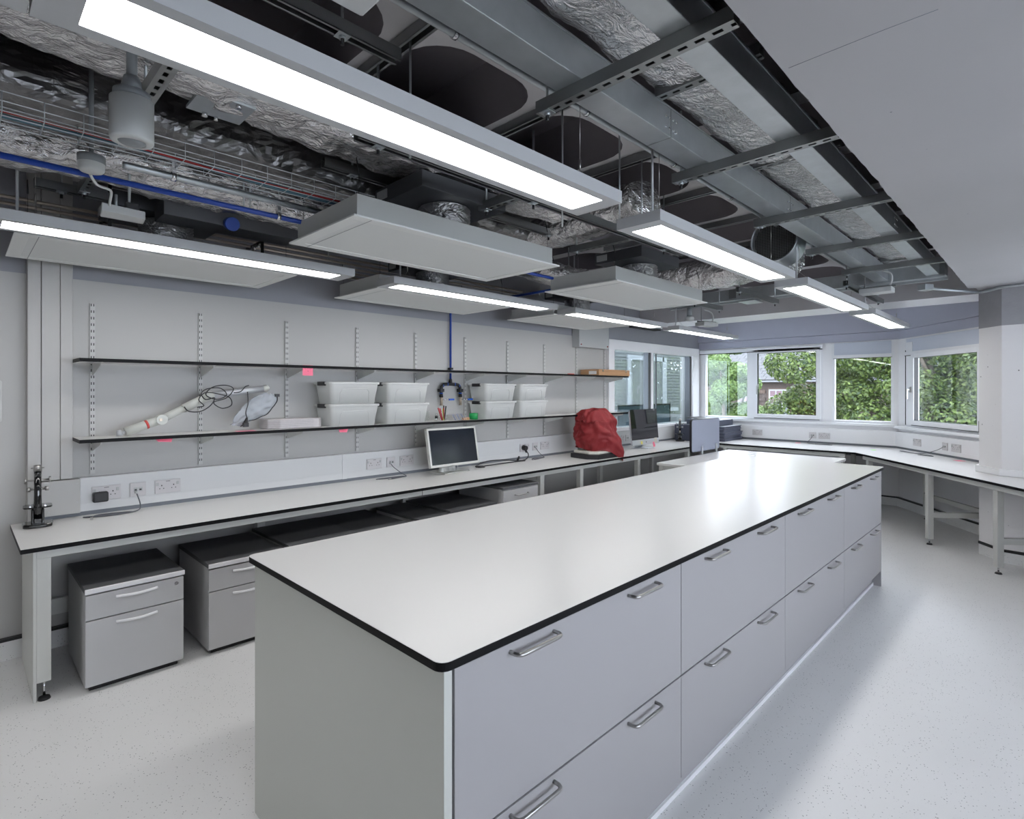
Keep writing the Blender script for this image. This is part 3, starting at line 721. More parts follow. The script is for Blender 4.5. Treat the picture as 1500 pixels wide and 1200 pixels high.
part('middle_tube', MB().cyl(A1, A1.lerp(A2, .45), .024, n=20).cyl(A1.lerp(A2, .45), A2, .028, n=20), 'arm', ar)
part('elbow', MB().lathe(A2, [(0, -.034), (.02, -.032), (.032, -.015), (.034, 0), (.032, .015), (.02, .032), (0, .034)], 18, axis='Y'), 'arm', ar)
part('upper_tube', MB().cyl(A2, A3, .022, n=20), 'alu', ar)
part('end_cap', MB().lathe(A3, [(0, -.028), (.02, -.024), (.027, 0), (.02, .024), (0, .028)], 16, axis='Y'), 'arm', ar)
random.seed(3)
def wire(pts, sub=8):
    P = [Vector(p) for p in pts]; out = []
    for i in range(len(P)-1):
        a = P[max(i-1, 0)]; b = P[i]; c = P[i+1]; d = P[min(i+2, len(P)-1)]
        for k in range(sub):
            t = k/sub; out.append(.5*((2*b)+(c-a)*t+(2*a-5*b+4*c-d)*t*t+(3*b-a-3*c+d)*t**3))
    out.append(P[-1]); return out
yc = Yr-.04
part('power_cable', MB().tube(wire([(1.035, yc, 1.385), (1.06, yc-.01, 1.355), (1.13, yc, 1.352), (1.19, yc, 1.39), (1.215, yc, 1.44), (1.16, yc, 1.43), (1.13, yc-.02, 1.47), (1.17, yc, 1.50), (1.25, yc, 1.505), (1.29, yc, 1.46), (1.23, yc, 1.43), (1.16, yc-.01, 1.46), (1.2, yc, 1.51), (1.28, yc, 1.525), (1.33, yc-.01, 1.50), (1.29, yc, 1.44), (1.21, yc, 1.41), (1.26, yc, 1.37), (1.32, yc, 1.39), (1.31, yc, 1.44), (1.24, yc-.01, 1.465), (1.16, yc, 1.475), (1.12, yc, 1.43), (1.15, yc, 1.39), (1.11, yc, 1.38)]), .0035, 6), 'black', ar)
part('power_cable', MB().tube(wire([(1.335, yc, 1.475), (1.38, yc, 1.482), (1.41, yc, 1.515), (1.435, yc, 1.525)]), .0035, 6)
     .tube(wire([(1.425, yc, 1.48), (1.422, yc-.02, 1.40), (1.40, yc-.04, 1.34), (1.405, yc-.05, 1.30)]), .003, 6), 'black', ar)
part('plug', MB().cyl((1.405, yc-.05, 1.305), (1.395, yc-.05, 1.265), .006, .018, n=10).cbox(1.395, yc-.05, 1.255, .034, .03, .03), 'black', ar, bevel=.002)
bg_ = MB(); nu, nv = 16, 26; vs = []
for side in (1, -1):
    for j in range(nv+1):
        v = j/nv; cx = 1.585-.24*v+.02*math.sin(v*PI); cz = 1.465-.215*v; hw = .075+.075*math.sin(PI*min(1, v*1.15))**.8
        if v > .9: hw *= .8
        for i in range(nu+1):
            u = i/nu*2-1
            th = .035*(1-u*u)*math.sin(PI*max(.05, min(.95, v)))
            d = .012*noise.noise(Vector((u*2.5+side, v*6, 4)))
            vs.append((cx+u*hw*.62, Yr-.03-side*th+d*1.2, max(1.216, cz-u*hw*.10+d)))
k = (nu+1)*(nv+1)
for sd in range(2):
    bg_.add([], [])
bg_.add(vs, [(sd*k+j*(nu+1)+i, sd*k+j*(nu+1)+i+1, sd*k+(j+1)*(nu+1)+i+1, sd*k+(j+1)*(nu+1)+i) for sd in range(2) for j in range(nv) for i in range(nu)], True)
bag = part('plastic_bag', bg_, 'bag', ar, label='clear plastic bag with a black drawstring edge')
edge = [vs[j*(nu+1)+nu] for j in range(nv+1)]
part('drawstring', MB().tube(edge, .004, 6).cbox(*edge[0], .03, .02, .02), 'black', bag)
# blue taps
tp = thing('gas_tap_pair', 'blue pipe with black fittings and two small lever taps on the left wall', 'tap', (3.375, 4.17, 1.37))
bx_ = 3.374
part('pipe', MB().tube([(2.6, 2.58, 2.30), (3.30, 2.58, 2.30), (3.34, 2.59, 2.30), (3.365, 2.62, 2.30), (bx_, 2.66, 2.30), (bx_, 4.12, 2.30), (bx_, 4.15, 2.29), (bx_, 4.17, 2.26), (bx_, 4.17, 1.56)], .0105, 12), 'blue', tp)
fit = MB()
fit.cyl((bx_, 4.17, 1.60), (bx_, 4.17, 1.555), .014, .02, n=14).box(bx_-.018, bx_+.018, 4.15, 4.19, 1.69, 1.71)
arch = [(-.118, 1.44), (-.118, 1.50), (-.112, 1.525), (-.09, 1.545), (-.06, 1.55), (0, 1.552), (.06, 1.55), (.09, 1.545), (.112, 1.525), (.118, 1.50), (.118, 1.44)]
fit.tube([(bx_+a, 4.165, z) for a, z in arch], .016, 12)
for a in (-.118, .118): fit.box(bx_+a-.024, bx_+a+.018, 4.14, 4.19, 1.475, 1.505); fit.cyl((bx_+a, 4.165, 1.46), (bx_+a, 4.165, 1.425), .016, .02, n=12)
part('fittings', fit, 'black', tp)
rg = MB()
for a, z in ((-.045, 1.55), (.045, 1.55), (-.1, 1.535), (.1, 1.535)): rg.lathe((bx_+a, 4.165, z), [(.0168, -.004), (.0175, 0), (.0168, .004)], 14, axis='X')
for a in (-.118, .118): rg.cyl((bx_+a, 4.165, 1.466), (bx_+a, 4.165, 1.458), .0175, n=14)
part('collet_ring', rg, 'bluehandle', tp)
for a in (-.118, .118):
    v = part('valve', MB().cyl((bx_+a, 4.16, 1.425), (bx_+a, 4.16, 1.355), .013, .014, n=10).cyl((bx_+a, 4.16, 1.355), (bx_+a, 4.16, 1.345), .016, n=10), 'brass', tp)
    part('lever', MB().cyl((bx_+a, 4.15, 1.40), (bx_+a+.03, 4.12, 1.402), .004, n=8).cyl((bx_+a+.03, 4.12, 1.402), (bx_+a+.09, 4.10, 1.402), .004, n=8).box(bx_+a+.045, bx_+a+.105, 4.095, 4.11, 1.395, 1.411, m=1), ['chrome', 'bluehandle'], v)
# jars, pens, papers, tape
bk = thing('beaker', 'empty clear beaker on the lower shelf left of the pen pot', 'beaker', (2.96, 4.02, 1.212))
part('glass', MB().lathe((2.96, 4.02, 1.212), [(0, .001), (.037, .002), (.039, .01), (.039, .083), (.042, .088)], 24), 'clear', bk)
part('rim', MB().lathe((2.96, 4.02, 1.212), [(.041, .086), (.043, .088), (.041, .090)], 24), 'sensor', bk)
vl = thing('glass_vial', 'small upturned vial with a black cap lying by the pen pot', 'vial', (3.015, 3.92, 1.212))
part('body', MB().lathe((3.01, 3.925, 1.212), [(0, .001), (.018, .002), (.014, .03)], 16).lathe((3.015, 3.925, 1.212), [(.011, .045), (.013, .075), (0, .075)], 14), 'clear', vl)
part('cap', MB().cyl((3.015, 3.925, 1.24), (3.015, 3.925, 1.262), .014, n=16), 'black', vl)
pt = thing('pen_pot', 'clear pot of pens and markers on the lower shelf', 'pot', (3.14, 3.99, 1.212))
part('glass', MB().lathe((3.14, 3.99, 1.212), [(0, .001), (.034, .002), (.036, .01), (.036, .085), (.044, .089)], 24), 'clear', pt)
for i, (dx, L, cl, tx) in enumerate(((-.02, .115, 'redpen', -.32), (-.012, .11, 'redpen', -.22), (.0, .105, 'ltgreen', 0), (.008, .135, 'black', .02), (.02, .13, 'black', .14), (.004, .115, 'redc', -.03))):
    part('pen', MB().cyl((3.14+dx*.6, 3.99-.006*(i % 3), 1.216), (3.14+dx*.6+tx*L, 3.99-.004*i+.01, 1.216+L), .0055, n=8), cl, pt)
pa = thing('leaflet_stack', 'fanned stack of printed leaflets leaning beside the green tape roll', 'papers', (3.29, 3.97, 1.212))
for i in range(7):
    X = Matrix.Translation((3.225+.022*i, 3.965, 1.213)) @ Matrix.Rotation(math.radians(58), 4, 'Y')
    part('leaflet', MB().box(-.062+.0, .0, -.04, .045, -.001, .001).xf(X @ Matrix.Translation((0, 0, .002*i))), ['paperb' if i % 2 else 'paper'], pa)
part('card', MB().box(3.33, 3.41, 3.93, 3.98, 1.2125, 1.235), 'wood', pa)
tr = thing('tape_roll', 'roll of green printed tape standing on the lower shelf', 'tape', (3.50, 3.97, 1.212))
part('roll', MB().lathe((3.50, 3.975, 1.212), [(.018, .0), (.042, 0), (.042, .06), (.018, .06), (.018, 0)], 24), 'greentape', tr)
part('core', MB().lathe((3.50, 3.975, 1.212), [(.0175, .001), (.0175, .059)], 20), 'wood', tr)
wb = thing('wooden_case', 'shallow wooden case with steel catches on the end of the upper shelf', 'case', (5.6, 4.0, 1.672))
part('case', MB().box(5.40, 6.07, 3.875, 4.15, 1.6725, 1.725).box(5.40, 6.07, 3.875, 4.15, 1.727, 1.745), 'wood', wb, bevel=.002)
for X in (5.47, 5.97): part('catch', MB().box(X, X+.018, 3.869, 3.875, 1.715, 1.742), 'chrome', wb)
part('paper_label', MB().box(5.397, 5.40, 3.91, 4.02, 1.685, 1.725), 'paper', wb)
# sticky notes
def text_strokes(mb, x0, x1, z, y, amp, m):
    pts = [(x0+(x1-x0)*i/24, y, z+amp*math.sin(i*2.1)*(.6+.4*math.sin(i*.7))) for i in range(25)]
    mb.tube(pts, .0006, 4, m=m)
nt1 = thing('sticky_note', 'pink sticky note with handwriting stuck on the edge of the upper shelf', 'note', (1.805, 3.877, 1.60))
n1 = MB(); n1.box(1.767, 1.845, 3.8768, 3.8775, 1.598, 1.674)
part('paper', n1, 'pink', nt1); n2 = MB(); text_strokes(n2, 1.775, 1.84, 1.65, 3.8765, .004, 0); n2.tube([(1.805, 3.8765, 1.635), (1.808, 3.8765, 1.632), (1.806, 3.8765, 1.626)], .0008, 4); part('writing', n2, 'black', nt1)
solo('sticky_note', MB().add([(.855, 3.90, 1.193), (.945, 3.89, 1.193), (.935, 3.876, 1.172), (.865, 3.876, 1.178)], [(0, 1, 2, 3)]), 'pink', 'pink sticky note hanging under the near end of the lower shelf', 'note')
solo('sticky_note', MB().add([(2.06, 3.9, 1.193), (2.135, 3.89, 1.193), (2.115, 3.876, 1.168), (2.055, 3.876, 1.170)], [(0, 1, 2, 3)]), 'pink', 'pink sticky note hanging under the lower shelf below the storage boxes', 'note')
solo('sticky_note', MB().box(1.33, 1.45, 3.90, 3.96, 1.2125, 1.2135), 'pink', 'pink note lying flat on the lower shelf under the plastic bag', 'note')
solo('sticky_note', MB().box(4.86, 4.94, 3.885, 3.92, 1.672, 1.680), 'redband', 'small red note on the upper shelf left of the wooden case', 'note')
def flatnote(x, y, rz, m, label, w=.075):
    solo('sticky_note', MB().cbox(x, y, .7415, w, w*.9, .0015, rz), m, label, 'note')
flatnote(8.43, 2.60, .3, 'pink', 'pink sticky note lying on the bench under the first far window')
flatnote(8.10, 1.62, .5, 'lime', 'lime green sticky note lying on the bench at its bend', .05)
flatnote(7.50, .72, .7, 'pink', 'pink sticky note lying on the bench next to the column', .085)

# ------------------------------------------------------------------ sockets
def sock2():
    mb = MB(); mb.box(-.073, .073, -.009, 0, -.043, .043); return mb
def make_double(X, label, group='twin wall sockets'):
    t = thing('wall_socket', label, 'socket', (0, 0, 0), group=group, local=True)
    part('plate', sock2(), 'socket', t, bevel=.002)
    h = MB()
    for cx in (-.036, .032):
        h.box(cx-.003, cx+.003, -.0095, -.008, .004, .012); h.box(cx-.014, cx-.008, -.0095, -.008, -.014, -.009); h.box(cx+.008, cx+.014, -.0095, -.008, -.014, -.009)
    h.box(-.012, .012, -.0095, -.008, .032, .035)
    part('pin_holes', h, 'black', t)
    for sx in (-.060, .056): part('rocker', MB().box(sx-.007, sx+.007, -.012, -.008, .008, .028), 'sensor', t, bevel=.001)
    t.matrix_world = X; t.location = X.to_translation(); t.rotation_euler = X.to_euler(); return t
def make_data(X, label, group='data sockets'):
    t = thing('data_socket', label, 'socket', (0, 0, 0), group=group, local=True)
    part('plate', MB().box(-.043, .043, -.009, 0, -.043, .043), 'socket', t, bevel=.002)
    for sx in (-.013, .013): part('port', MB().box(sx-.011, sx+.011, -.011, -.008, -.012, .014).box(sx-.006, sx+.006, -.0114, -.0105, -.006, .004, m=1), ['sensor', 'black'], t)
    t.location = X.to_translation(); t.rotation_euler = X.to_euler(); return t
def place(o, X, label):
    c = dup(o, label=label); c.location = X.to_translation(); c.rotation_euler = X.to_euler(); return c
LT = lambda x, z=.863: Matrix.Translation((x, 4.140, z))
d0 = make_double(LT(.65), 'twin wall socket holding the square black adapter above the near bench end')
e0 = make_data(LT(.812), 'data socket nearest the microscope with a grey lead plugged in')
place(d0, LT(.978), 'empty twin wall socket right of the lead at the near bench end')
place(d0, LT(2.513), 'twin wall socket under the shelf left of the middle data lead')
place(e0, LT(2.68), 'data socket left of the silver monitor with a grey lead')
place(d0, LT(2.845), 'twin wall socket immediately left of the silver monitor')
place(d0, LT(4.385), 'twin wall socket right of the monitor holding a round black plug')
place(e0, LT(4.557), 'data socket between the black plug and the red cover')
place(d0, LT(4.72), 'twin wall socket nearest the red cover')
place(d0, LT(6.27, .845), 'twin wall socket behind the all-in-one computer')
place(e0, LT(6.42, .845), 'data socket behind the all-in-one computer')
FT = lambda y, z=.85: Matrix.Translation((8.605, y, z)) @ Matrix.Rotation(-PI/2, 4, 'Z')
place(d0, FT(3.23), 'twin wall socket under the widest far window')
place(e0, FT(2.46), 'data socket with a lead on the far wall')
place(d0, FT(2.31), 'twin wall socket right of the far wall data lead')
AT = lambda s, z=.855: Matrix.Translation((*S(0, 0), 0)) @ Matrix.Translation(WC-FC) @ Matrix.Translation(U*s - N_*.055 + Vector((0, 0, z))) @ Matrix.Rotation(math.atan2(U.y, U.x), 4, 'Z')
place(d0, AT(.48), 'twin wall socket on the angled wall nearest the bend')
place(e0, AT(.98), 'data socket with a lead on the angled wall')
place(d0, AT(1.16), 'twin wall socket on the angled wall nearest the column')
ad = solo('power_adapter', MB().box(.578, .655, 4.09, 4.131, .815, .875), 'black', 'square black power adapter plugged in at the near bench end', 'adapter', bevel=.008)
# leads
def lead(pts, label, plug=None, m='cable', r=.0035):
    t = thing('data_lead', label, 'cable', tuple(pts[-1]))
    part('cord', MB().tube(wire(pts, 10), r, 6), m, t)
    a = Vector(pts[0]); b = Vector(pts[-1]); c = Vector(pts[-2])
    part('plug', MB().cbox(a.x, a.y, a.z, .013, .022, .014), 'sensor' if m != 'black' else 'black', t, bevel=.001)
    ang = math.atan2(b.y-c.y, b.x-c.x)
    part('plug', MB().cbox(b.x, b.y, b.z+.002, .03, .012, .009, ang), 'steel', t, bevel=.001)
    return t
zb = .7445
lead([(.80, 4.115, .848), (.805, 4.09, .82), (.812, 4.07, .78), (.80, 4.04, .752), (.74, 4.02, zb), (.62, 4.04, zb), (.53, 4.06, zb), (.56, 4.03, zb), (.66, 4.005, zb), (.76, 4.03, zb), (.72, 4.055, zb), (.6, 4.075, zb), (.56, 4.01, zb), (.555, 3.98, zb)], 'grey data lead coiled on the bench next to the microscope')
lead([(2.665, 4.12, .855), (2.68, 4.09, .82), (2.73, 4.05, .77), (2.76, 4.02, zb), (2.70, 4.0, zb), (2.55, 4.02, zb), (2.48, 4.05, zb), (2.58, 4.05, zb), (2.70, 4.04, zb), (2.74, 4.01, zb), (2.64, 3.985, zb), (2.56, 3.97, zb)], 'grey data lead lying left of the silver monitor')
lead([(4.54, 4.12, .86), (4.56, 4.08, .80), (4.60, 4.06, .76), (4.60, 4.04, zb), (4.5, 4.03, zb), (4.42, 4.06, zb), (4.52, 4.09, zb), (4.6, 4.05, zb), (4.45, 4.0, zb), (4.36, 3.99, zb)], 'grey data lead between the black plug and the red cover')
lead([(8.58, 2.46, .845), (8.55, 2.47, .80), (8.50, 2.50, .755), (8.46, 2.46, zb), (8.42, 2.35, zb), (8.42, 2.22, zb), (8.40, 2.16, zb), (8.38, 2.24, zb), (8.38, 2.38, zb)], 'thin data lead looped on the bench beneath the far windows')
pA = [Vector(sn(0, 0)) + (WC-FC) + U*s - N_*n + Vector((0, 0, z)) for s, n, z in ((.98, .075, .85), (.93, .11, .81), (.82, .15, .765), (.7, .18, zb), (.5, .2, zb), (.42, .22, zb), (.5, .24, zb), (.7, .2, zb), (.9, .17, zb), (1.0, .2, zb), (.86, .26, zb))]
lead(pA, 'thin data lead looped on the bench near the column')
pw = thing('power_lead', 'black power lead with a round plug running behind the silver monitor', 'cable', (4.1, 4.0, .74))
part('plug', MB().cyl((4.36, 4.13, .865), (4.36, 4.085, .86), .03, .026, n=16).cyl((4.36, 4.10, .84), (4.365, 4.09, .81), .012, .006, n=10), 'black', pw)
part('cord', MB().tube(wire([(4.36, 4.09, .84), (4.365, 4.06, .79), (4.30, 4.04, .75), (4.16, 4.03, .75), (4.0, 4.05, .77), (3.8, 4.08, .775), (3.62, 4.05, .755), (3.56, 4.0, .747), (3.7, 3.99, .747), (3.9, 4.0, .747), (4.1, 4.0, .747), (4.24, 3.99, .747)]), .0055, 7), 'black', pw)
part('strap', MB().cyl((4.16, 4.03, .745), (4.19, 4.03, .79), .012, n=8), 'black', pw)
part('base', MB().cyl((3.60, 3.99, .7405), (3.60, 3.99, .756), .05, .035, n=18), 'black', pw)

# ------------------------------------------------------------------ microscope (old, black)
def microscope(loc, rz, label, s=1.0):
    t = thing('microscope', label, 'microscope', loc, rz=rz, local=True)
    def P(name, mb, m, **k): return part(name, mb.xf(Matrix.Scale(s, 4)), m, t, **k)
    ft = [(-.065, -.03), (-.055, -.055), (-.02, -.065), (.02, -.065), (.055, -.055), (.065, -.03), (.062, .04), (.035, .06), (-.035, .06), (-.062, .04)]
    P('foot', MB().prism(ft, 0, .022), 'gloss', bevel=.006)
    P('pillar', MB().box(-.028, -.016, -.02, .035, .02, .10).box(.016, .028, -.02, .035, .02, .10).box(-.018, .018, .0, .03, .02, .05), 'gloss', bevel=.004)
    P('limb', MB().tube([(0, .02, .05), (0, .032, .10), (0, .036, .16), (0, .03, .22), (0, .015, .26), (0, -.01, .285)], [.018, .018, .017, .016, .016, .016], 10), 'gloss')
    P('tube_barrel', MB().cyl((0, -.03, .17), (0, -.03, .30), .016, n=18).cyl((0, -.03, .155), (0, -.03, .17), .008, .013, n=14).box(-.014, .014, -.03, .02, .235, .275), 'gloss')
    P('eyepiece', MB().cyl((0, -.03, .30), (0, -.03, .335), .018, n=18).cyl((-.028, -.03, .318), (.028, -.03, .318), .0035, n=8), 'steel')
    P('objective', MB().cyl((0, -.03, .13), (0, -.03, .155), .006, .009, n=12), 'brass')
    P('stage', MB().prism(rrect(-.062, .062, -.075, .05, .03), .106, .114), 'gloss', bevel=.002)
    P('stage_clip', MB().box(-.035, -.028, -.06, .02, .114, .117).box(.028, .035, -.06, .02, .114, .117), 'chrome')
    P('condenser', MB().cyl((0, -.03, .07), (0, -.03, .106), .018, .026, n=16), 'gloss')
    P('mirror', MB().cyl((0, -.035, .05), (0, -.028, .055), .022, n=18), 'chrome')
    P('coarse_knob', MB().cyl((-.052, .01, .256), (.052, .01, .256), .005, n=10).cyl((-.056, .01, .256), (-.047, .01, .256), .017, n=16).cyl((.047, .01, .256), (.056, .01, .256), .017, n=16), 'steel', label='steel focus knobs on a cross shaft')
    P('fine_knob', MB().cyl((-.040, .015, .208), (.040, .015, .208), .006, n=10).cyl((-.046, .015, .208), (-.030, .015, .208), .0125, n=16).cyl((.030, .015, .208), (.046, .015, .208), .0125, n=16), 'steel')
    return t
microscope((.318, 3.985, .741), math.radians(176), 'old black brass-trimmed microscope at the near end of the left bench')
m2 = microscope((7.50, 3.93, .741), math.radians(-60), 'black microscope at the far corner of the left bench beside the black trays', 1.0)

# ------------------------------------------------------------------ monitors
mo = thing('monitor', 'silver-framed desktop monitor with a black screen on the left bench', 'monitor', (3.16, 3.93, .741), local=True)
T = Matrix.Translation((3.165, 3.86, .985)) @ Matrix.Rotation(math.radians(-11), 4, 'X')
T = Matrix.Translation((-3.16, -3.93, -.741)) @ T
w_, h_ = .565, .345
fr = MB(); fr.box(-w_/2, w_/2, 0, .035, -h_/2, -h_/2+.022).box(-w_/2, w_/2, 0, .035, h_/2-.018, h_/2).box(-w_/2, -w_/2+.018, 0, .035, -h_/2+.022, h_/2-.018).box(w_/2-.018, w_/2, 0, .035, -h_/2+.022, h_/2-.018).box(-w_/2+.02, w_/2-.02, .03, .06, -h_/2+.02, h_/2-.02)
part('casing', fr.xf(T), 'silver', mo, bevel=.003)
part('screen', MB().box(-w_/2+.017, w_/2-.017, .005, .012, -h_/2+.021, h_/2-.017).xf(T), 'scr', mo)
st = MB(); st.box(-.09, .09, .035, .06, -.225, -.12).xf(Matrix.Translation((0, 0, .235)))
part('stand', MB().cyl((-.07, .02, .005), (-.05, .03, .09), .03, .02, n=14).cyl((.07, .02, .005), (.05, .03, .09), .03, .02, n=14).box(-.06, .06, .005, .03, .01, .16), 'silver', mo, bevel=.002)
part('base', MB().prism([(-.14, .10), (-.10, -.07), (.19, -.07), (.15, .10)], 0, .010), 'silver', mo, bevel=.003)
part('cables', MB().tube(wire([(0, 0, .07), (-.02, -.04, .03), (.03, -.05, .02), (.09, -.02, .05), (.1, .02, .08)]), .003, 6), 'white_cable', mo)

im = thing('desktop_computer', 'all-in-one computer with a glossy black screen and silver chin', 'computer', (6.31, 3.80, .741), local=True)
T = Matrix.Translation((0, 0, .29)) @ Matrix.Rotation(math.radians(-5), 4, 'X')
part('screen', MB().box(-.32, .32, -.002, .006, -.175, .215).xf(T), 'scr2', im, bevel=.002)
part('chin', MB().box(-.32, .32, -.002, .008, -.245, -.176).xf(T), 'alu', im, bevel=.002)
part('emblem', MB().lathe((0, 0, 0), [(.008, -.0005), (.009, 0), (.008, .0005)], 14, axis='Y').add([(0.009*math.cos(a*PI/8), -.0005, .010*math.sin(a*PI/8)) for a in range(16)], [tuple(range(16))]).xf(T @ Matrix.Translation((.0, -.003, -.212))), 'black', im)
part('back_shell', MB().prism(rrect(-.31, .31, -.23, .20, .03), 0, .03).xf(T @ Matrix.Rotation(PI/2, 4, 'X') @ Matrix.Translation((0, 0, -.04))), 'alu', im, bevel=.008)
part('stand', MB().box(-.09, .09, -.10, .11, 0, .006).add([(-.09, .09, .006), (.09, .09, .006), (.09, .05, .16), (-.09, .05, .16), (-.09, .10, .006), (.09, .10, .006), (.09, .06, .16), (-.09, .06, .16)], [(0, 1, 2, 3), (4, 7, 6, 5), (0, 4, 5, 1), (3, 2, 6, 7), (1, 5, 6, 2), (0, 3, 7, 4)]), 'alu', im, bevel=.001)
part('note', MB().box(-.13, -.09, -.005, -.004, -.235, -.195).xf(T), 'yel', im, label='yellow note stuck on the chin')
part('note', MB().box(.20, .27, -.005, -.004, -.24, -.17).xf(T), 'cream', im, label='pale note stuck on the chin')
part('note', MB().box(.12, .17, -.03, -.029, -.285, -.245).box(.12, .16, -.028, -.027, -.26, -.22).xf(T), 'pink', im, label='pink note under the chin')

# red covered instrument
rc = thing('covered_instrument', 'instrument under a crumpled red dust cover on a white and black base', 'instrument', (5.0, 3.7, .741))
part('base', MB().prism([(4.84, 3.86), (4.80, 3.60), (4.88, 3.50), (5.34, 3.50), (5.36, 3.86)], .741, .79), 'black', rc, bevel=.006)
part('tray', MB().prism([(4.87, 3.84), (4.83, 3.60), (4.90, 3.52), (5.26, 3.515), (5.30, 3.84)], .79, .822), 'cream', rc, bevel=.01)
cv = MB(); nr, na = 44, 72; vs = []
for j in range(nr+1):
    v = j/nr
    for i in range(na):
        a = 2*PI*i/na; ca = math.cos(a); sa = math.sin(a)
        k = (abs(ca)**3+abs(sa)**3)**(-1/3)
        dr = max(0, math.cos(a+PI/3.2))            # towards +X -Y the cloth sags over the edge
        prof = min(1, (v*3.2)**.55) if v < .32 else 1.0
        rx = .205*prof*(1-.07*math.sin(v*5.2)); ry = .205*prof*(1-.08*math.sin(v*6+1))
        zt = 1.275; zb_ = .835-.15*dr**3+.02*math.sin(3*a)
        z = zt-(zt-zb_)*max(0, (v-.12)/.88) - (.0 if v > .12 else 0)
        z += -.035*(1-prof)*0 + (.018*noise.noise(Vector((ca*2, sa*2, 1))) if v < .3 else 0)
        if ca < -.2 and v < .35: z -= .03*v/.35
        cx = 5.11+.02*v+.06*dr**2*v*v; cy = 3.74-.02*v-.05*dr**2*v*v*1.3
        f = noise.noise(Vector((ca*1.3, sa*1.3, v*2.6+a*.15)))*.045 + (abs(noise.noise(Vector((ca*3, sa*3+v, v*4.5))))-.25)*.05 + (abs(noise.noise(Vector((ca*6+v*2, sa*6, v*9))))-.2)*.02
        f *= min(1, v*4)
        vs.append((cx+ca*k*(rx+f), cy+sa*k*(ry+f), z + .02*noise.noise(Vector((ca*2.2, sa*2.2, v*3)))))
cv.add(vs, [(j*na+(i+1) % na, j*na+i, (j+1)*na+i, (j+1)*na+(i+1) % na) for j in range(nr) for i in range(na)], True)
cv.f.append([i for i in range(na)]); cv.m.append(0); cv.s.append(True)
part('dust_cover', cv, 'red', rc, label='crumpled red cloth dust cover')

# black trays in the corner
ty = thing('tray_stack', 'stack of slate-coloured trays in the far corner behind the grey screen', 'trays', (8.1, 3.7, .741))
z = .741
for i, (gx, h) in enumerate(((0, .04), (.012, .045), (.0, .045), (.018, .05), (.015, .04))):
    p = part('tray', MB().prism(rrect(7.86+gx, 8.52-gx, 3.42+gx, 4.08-gx, .03), z, z+h-.012).prism(rrect(7.85+gx, 8.53-gx, 3.41+gx, 4.09-gx, .03), z+h-.012, z+h-.002), 'tray', ty, bevel=.003); z += h
part('tray', MB().prism(rrect(7.93, 8.48, 3.55, 4.05, .02), z, z+.085), 'tray', ty, bevel=.004)
solo('black_folder', MB().add([(7.80, 3.70, z+.088), (8.2, 3.62, z+.088), (8.2, 3.95, z+.118), (7.88, 4.02, z+.118), (7.80, 3.70, z+.092), (8.2, 3.62, z+.092), (8.2, 3.95, z+.122), (7.88, 4.02, z+.122)], [(3, 2, 1, 0), (4, 5, 6, 7), (0, 1, 5, 4), (1, 2, 6, 5), (2, 3, 7, 6), (3, 0, 4, 7)]), 'black', 'black folder lying on the stack of trays in the far corner', 'folder')
bt = solo('black_box', MB().box(7.62, 7.84, 3.72, 4.08, .741, .98), 'tray', 'tall black box between the far microscope and the tray stack', 'box', bevel=.006)

# ------------------------------------------------------------------ luminaires
def luminaire(x0, x1, y0=1.168, y1=1.382):
    z0 = 2.2; h = .046
    t = thing('ceiling_light', '', 'light', ((x0+x1)/2, (y0+y1)/2, z0), group='suspended linear ceiling lights')
    b = MB(); L0, L1, M0, M1 = x0+.07, x1-.075, y0+.035, y1-.033
    b.box(x0, x1, y0, M0, z0, z0+h).box(x0, x1, M1, y1, z0, z0+h).box(x0, L0, M0, M1, z0, z0+h).box(L1, x1, M0, M1, z0, z0+h).box(L0, L1, M0, M1, z0+.02, z0+h)
    part('body', b, 'lamp', t)
    part('diffuser', MB().box(L0, L1, M0, M1, z0+.003, z0+.006), 'diff', t)
    part('power_tube', MB().cyl((x0+.12, (y0+y1)/2, z0+h), (x0+.12, (y0+y1)/2, CZ), .0055, n=8), 'lamp', t)
    for X in (x0+.18, x1-.12):
        w = MB(); yc = (y0+y1)/2
        w.cyl((X, yc, z0+.14), (X, yc, CZ), .0012, n=5).cyl((X, yc, z0+.12), (X, yc, z0+.16), .004, n=8)
        w.cyl((X, yc, z0+.12), (X-.0, y0+.03, z0+h), .001, n=5).cyl((X, yc, z0+.12), (X, y1-.03, z0+h), .001, n=5)
        part('suspension_wire', w, 'steel', t)
    return t
starts = [.098, 2.060, 3.985, 5.925]
proto = luminaire(starts[0], starts[0]+1.678)
proto['label'] = 'large suspended linear light overhead, nearest above the island'
nm = ['nearest above the island', 'second above the island, end-on to the big near light', 'third above the island', 'fourth and farthest above the island']
nm2 = ['nearest of the row above the left bench', 'second of the row above the left bench', 'third of the row above the left bench', 'farthest of the row above the left bench']
cy0 = (1.168+1.382)/2; cx0 = starts[0]+.839
for r, (yy, names) in enumerate(((cy0, nm), (3.205, nm2))):
    for i in range(4):
        if r == 0 and i == 0: continue
        dup(proto, (starts[i]+.839+(-.03 if r else 0), yy, 2.2), label='suspended linear light, '+names[i])
for yy, l in ((cy0, 'unseen, added behind the camera to brighten the near end of the island'), (3.205, 'unseen, added behind the camera to brighten the start of the left bench')):  # unseen pair added to brighten the near end of the room
    dup(proto, (-1.84+.839, yy, 2.2), label='suspended linear light, '+l)
# blank body section continuing the near light towards the camera
solo('light_end_box', MB().box(-.155, .094, 1.168, 1.382, 2.2, 2.246), 'lamp', 'blank grey end section joined to the big near light', 'light housing', bevel=.002)

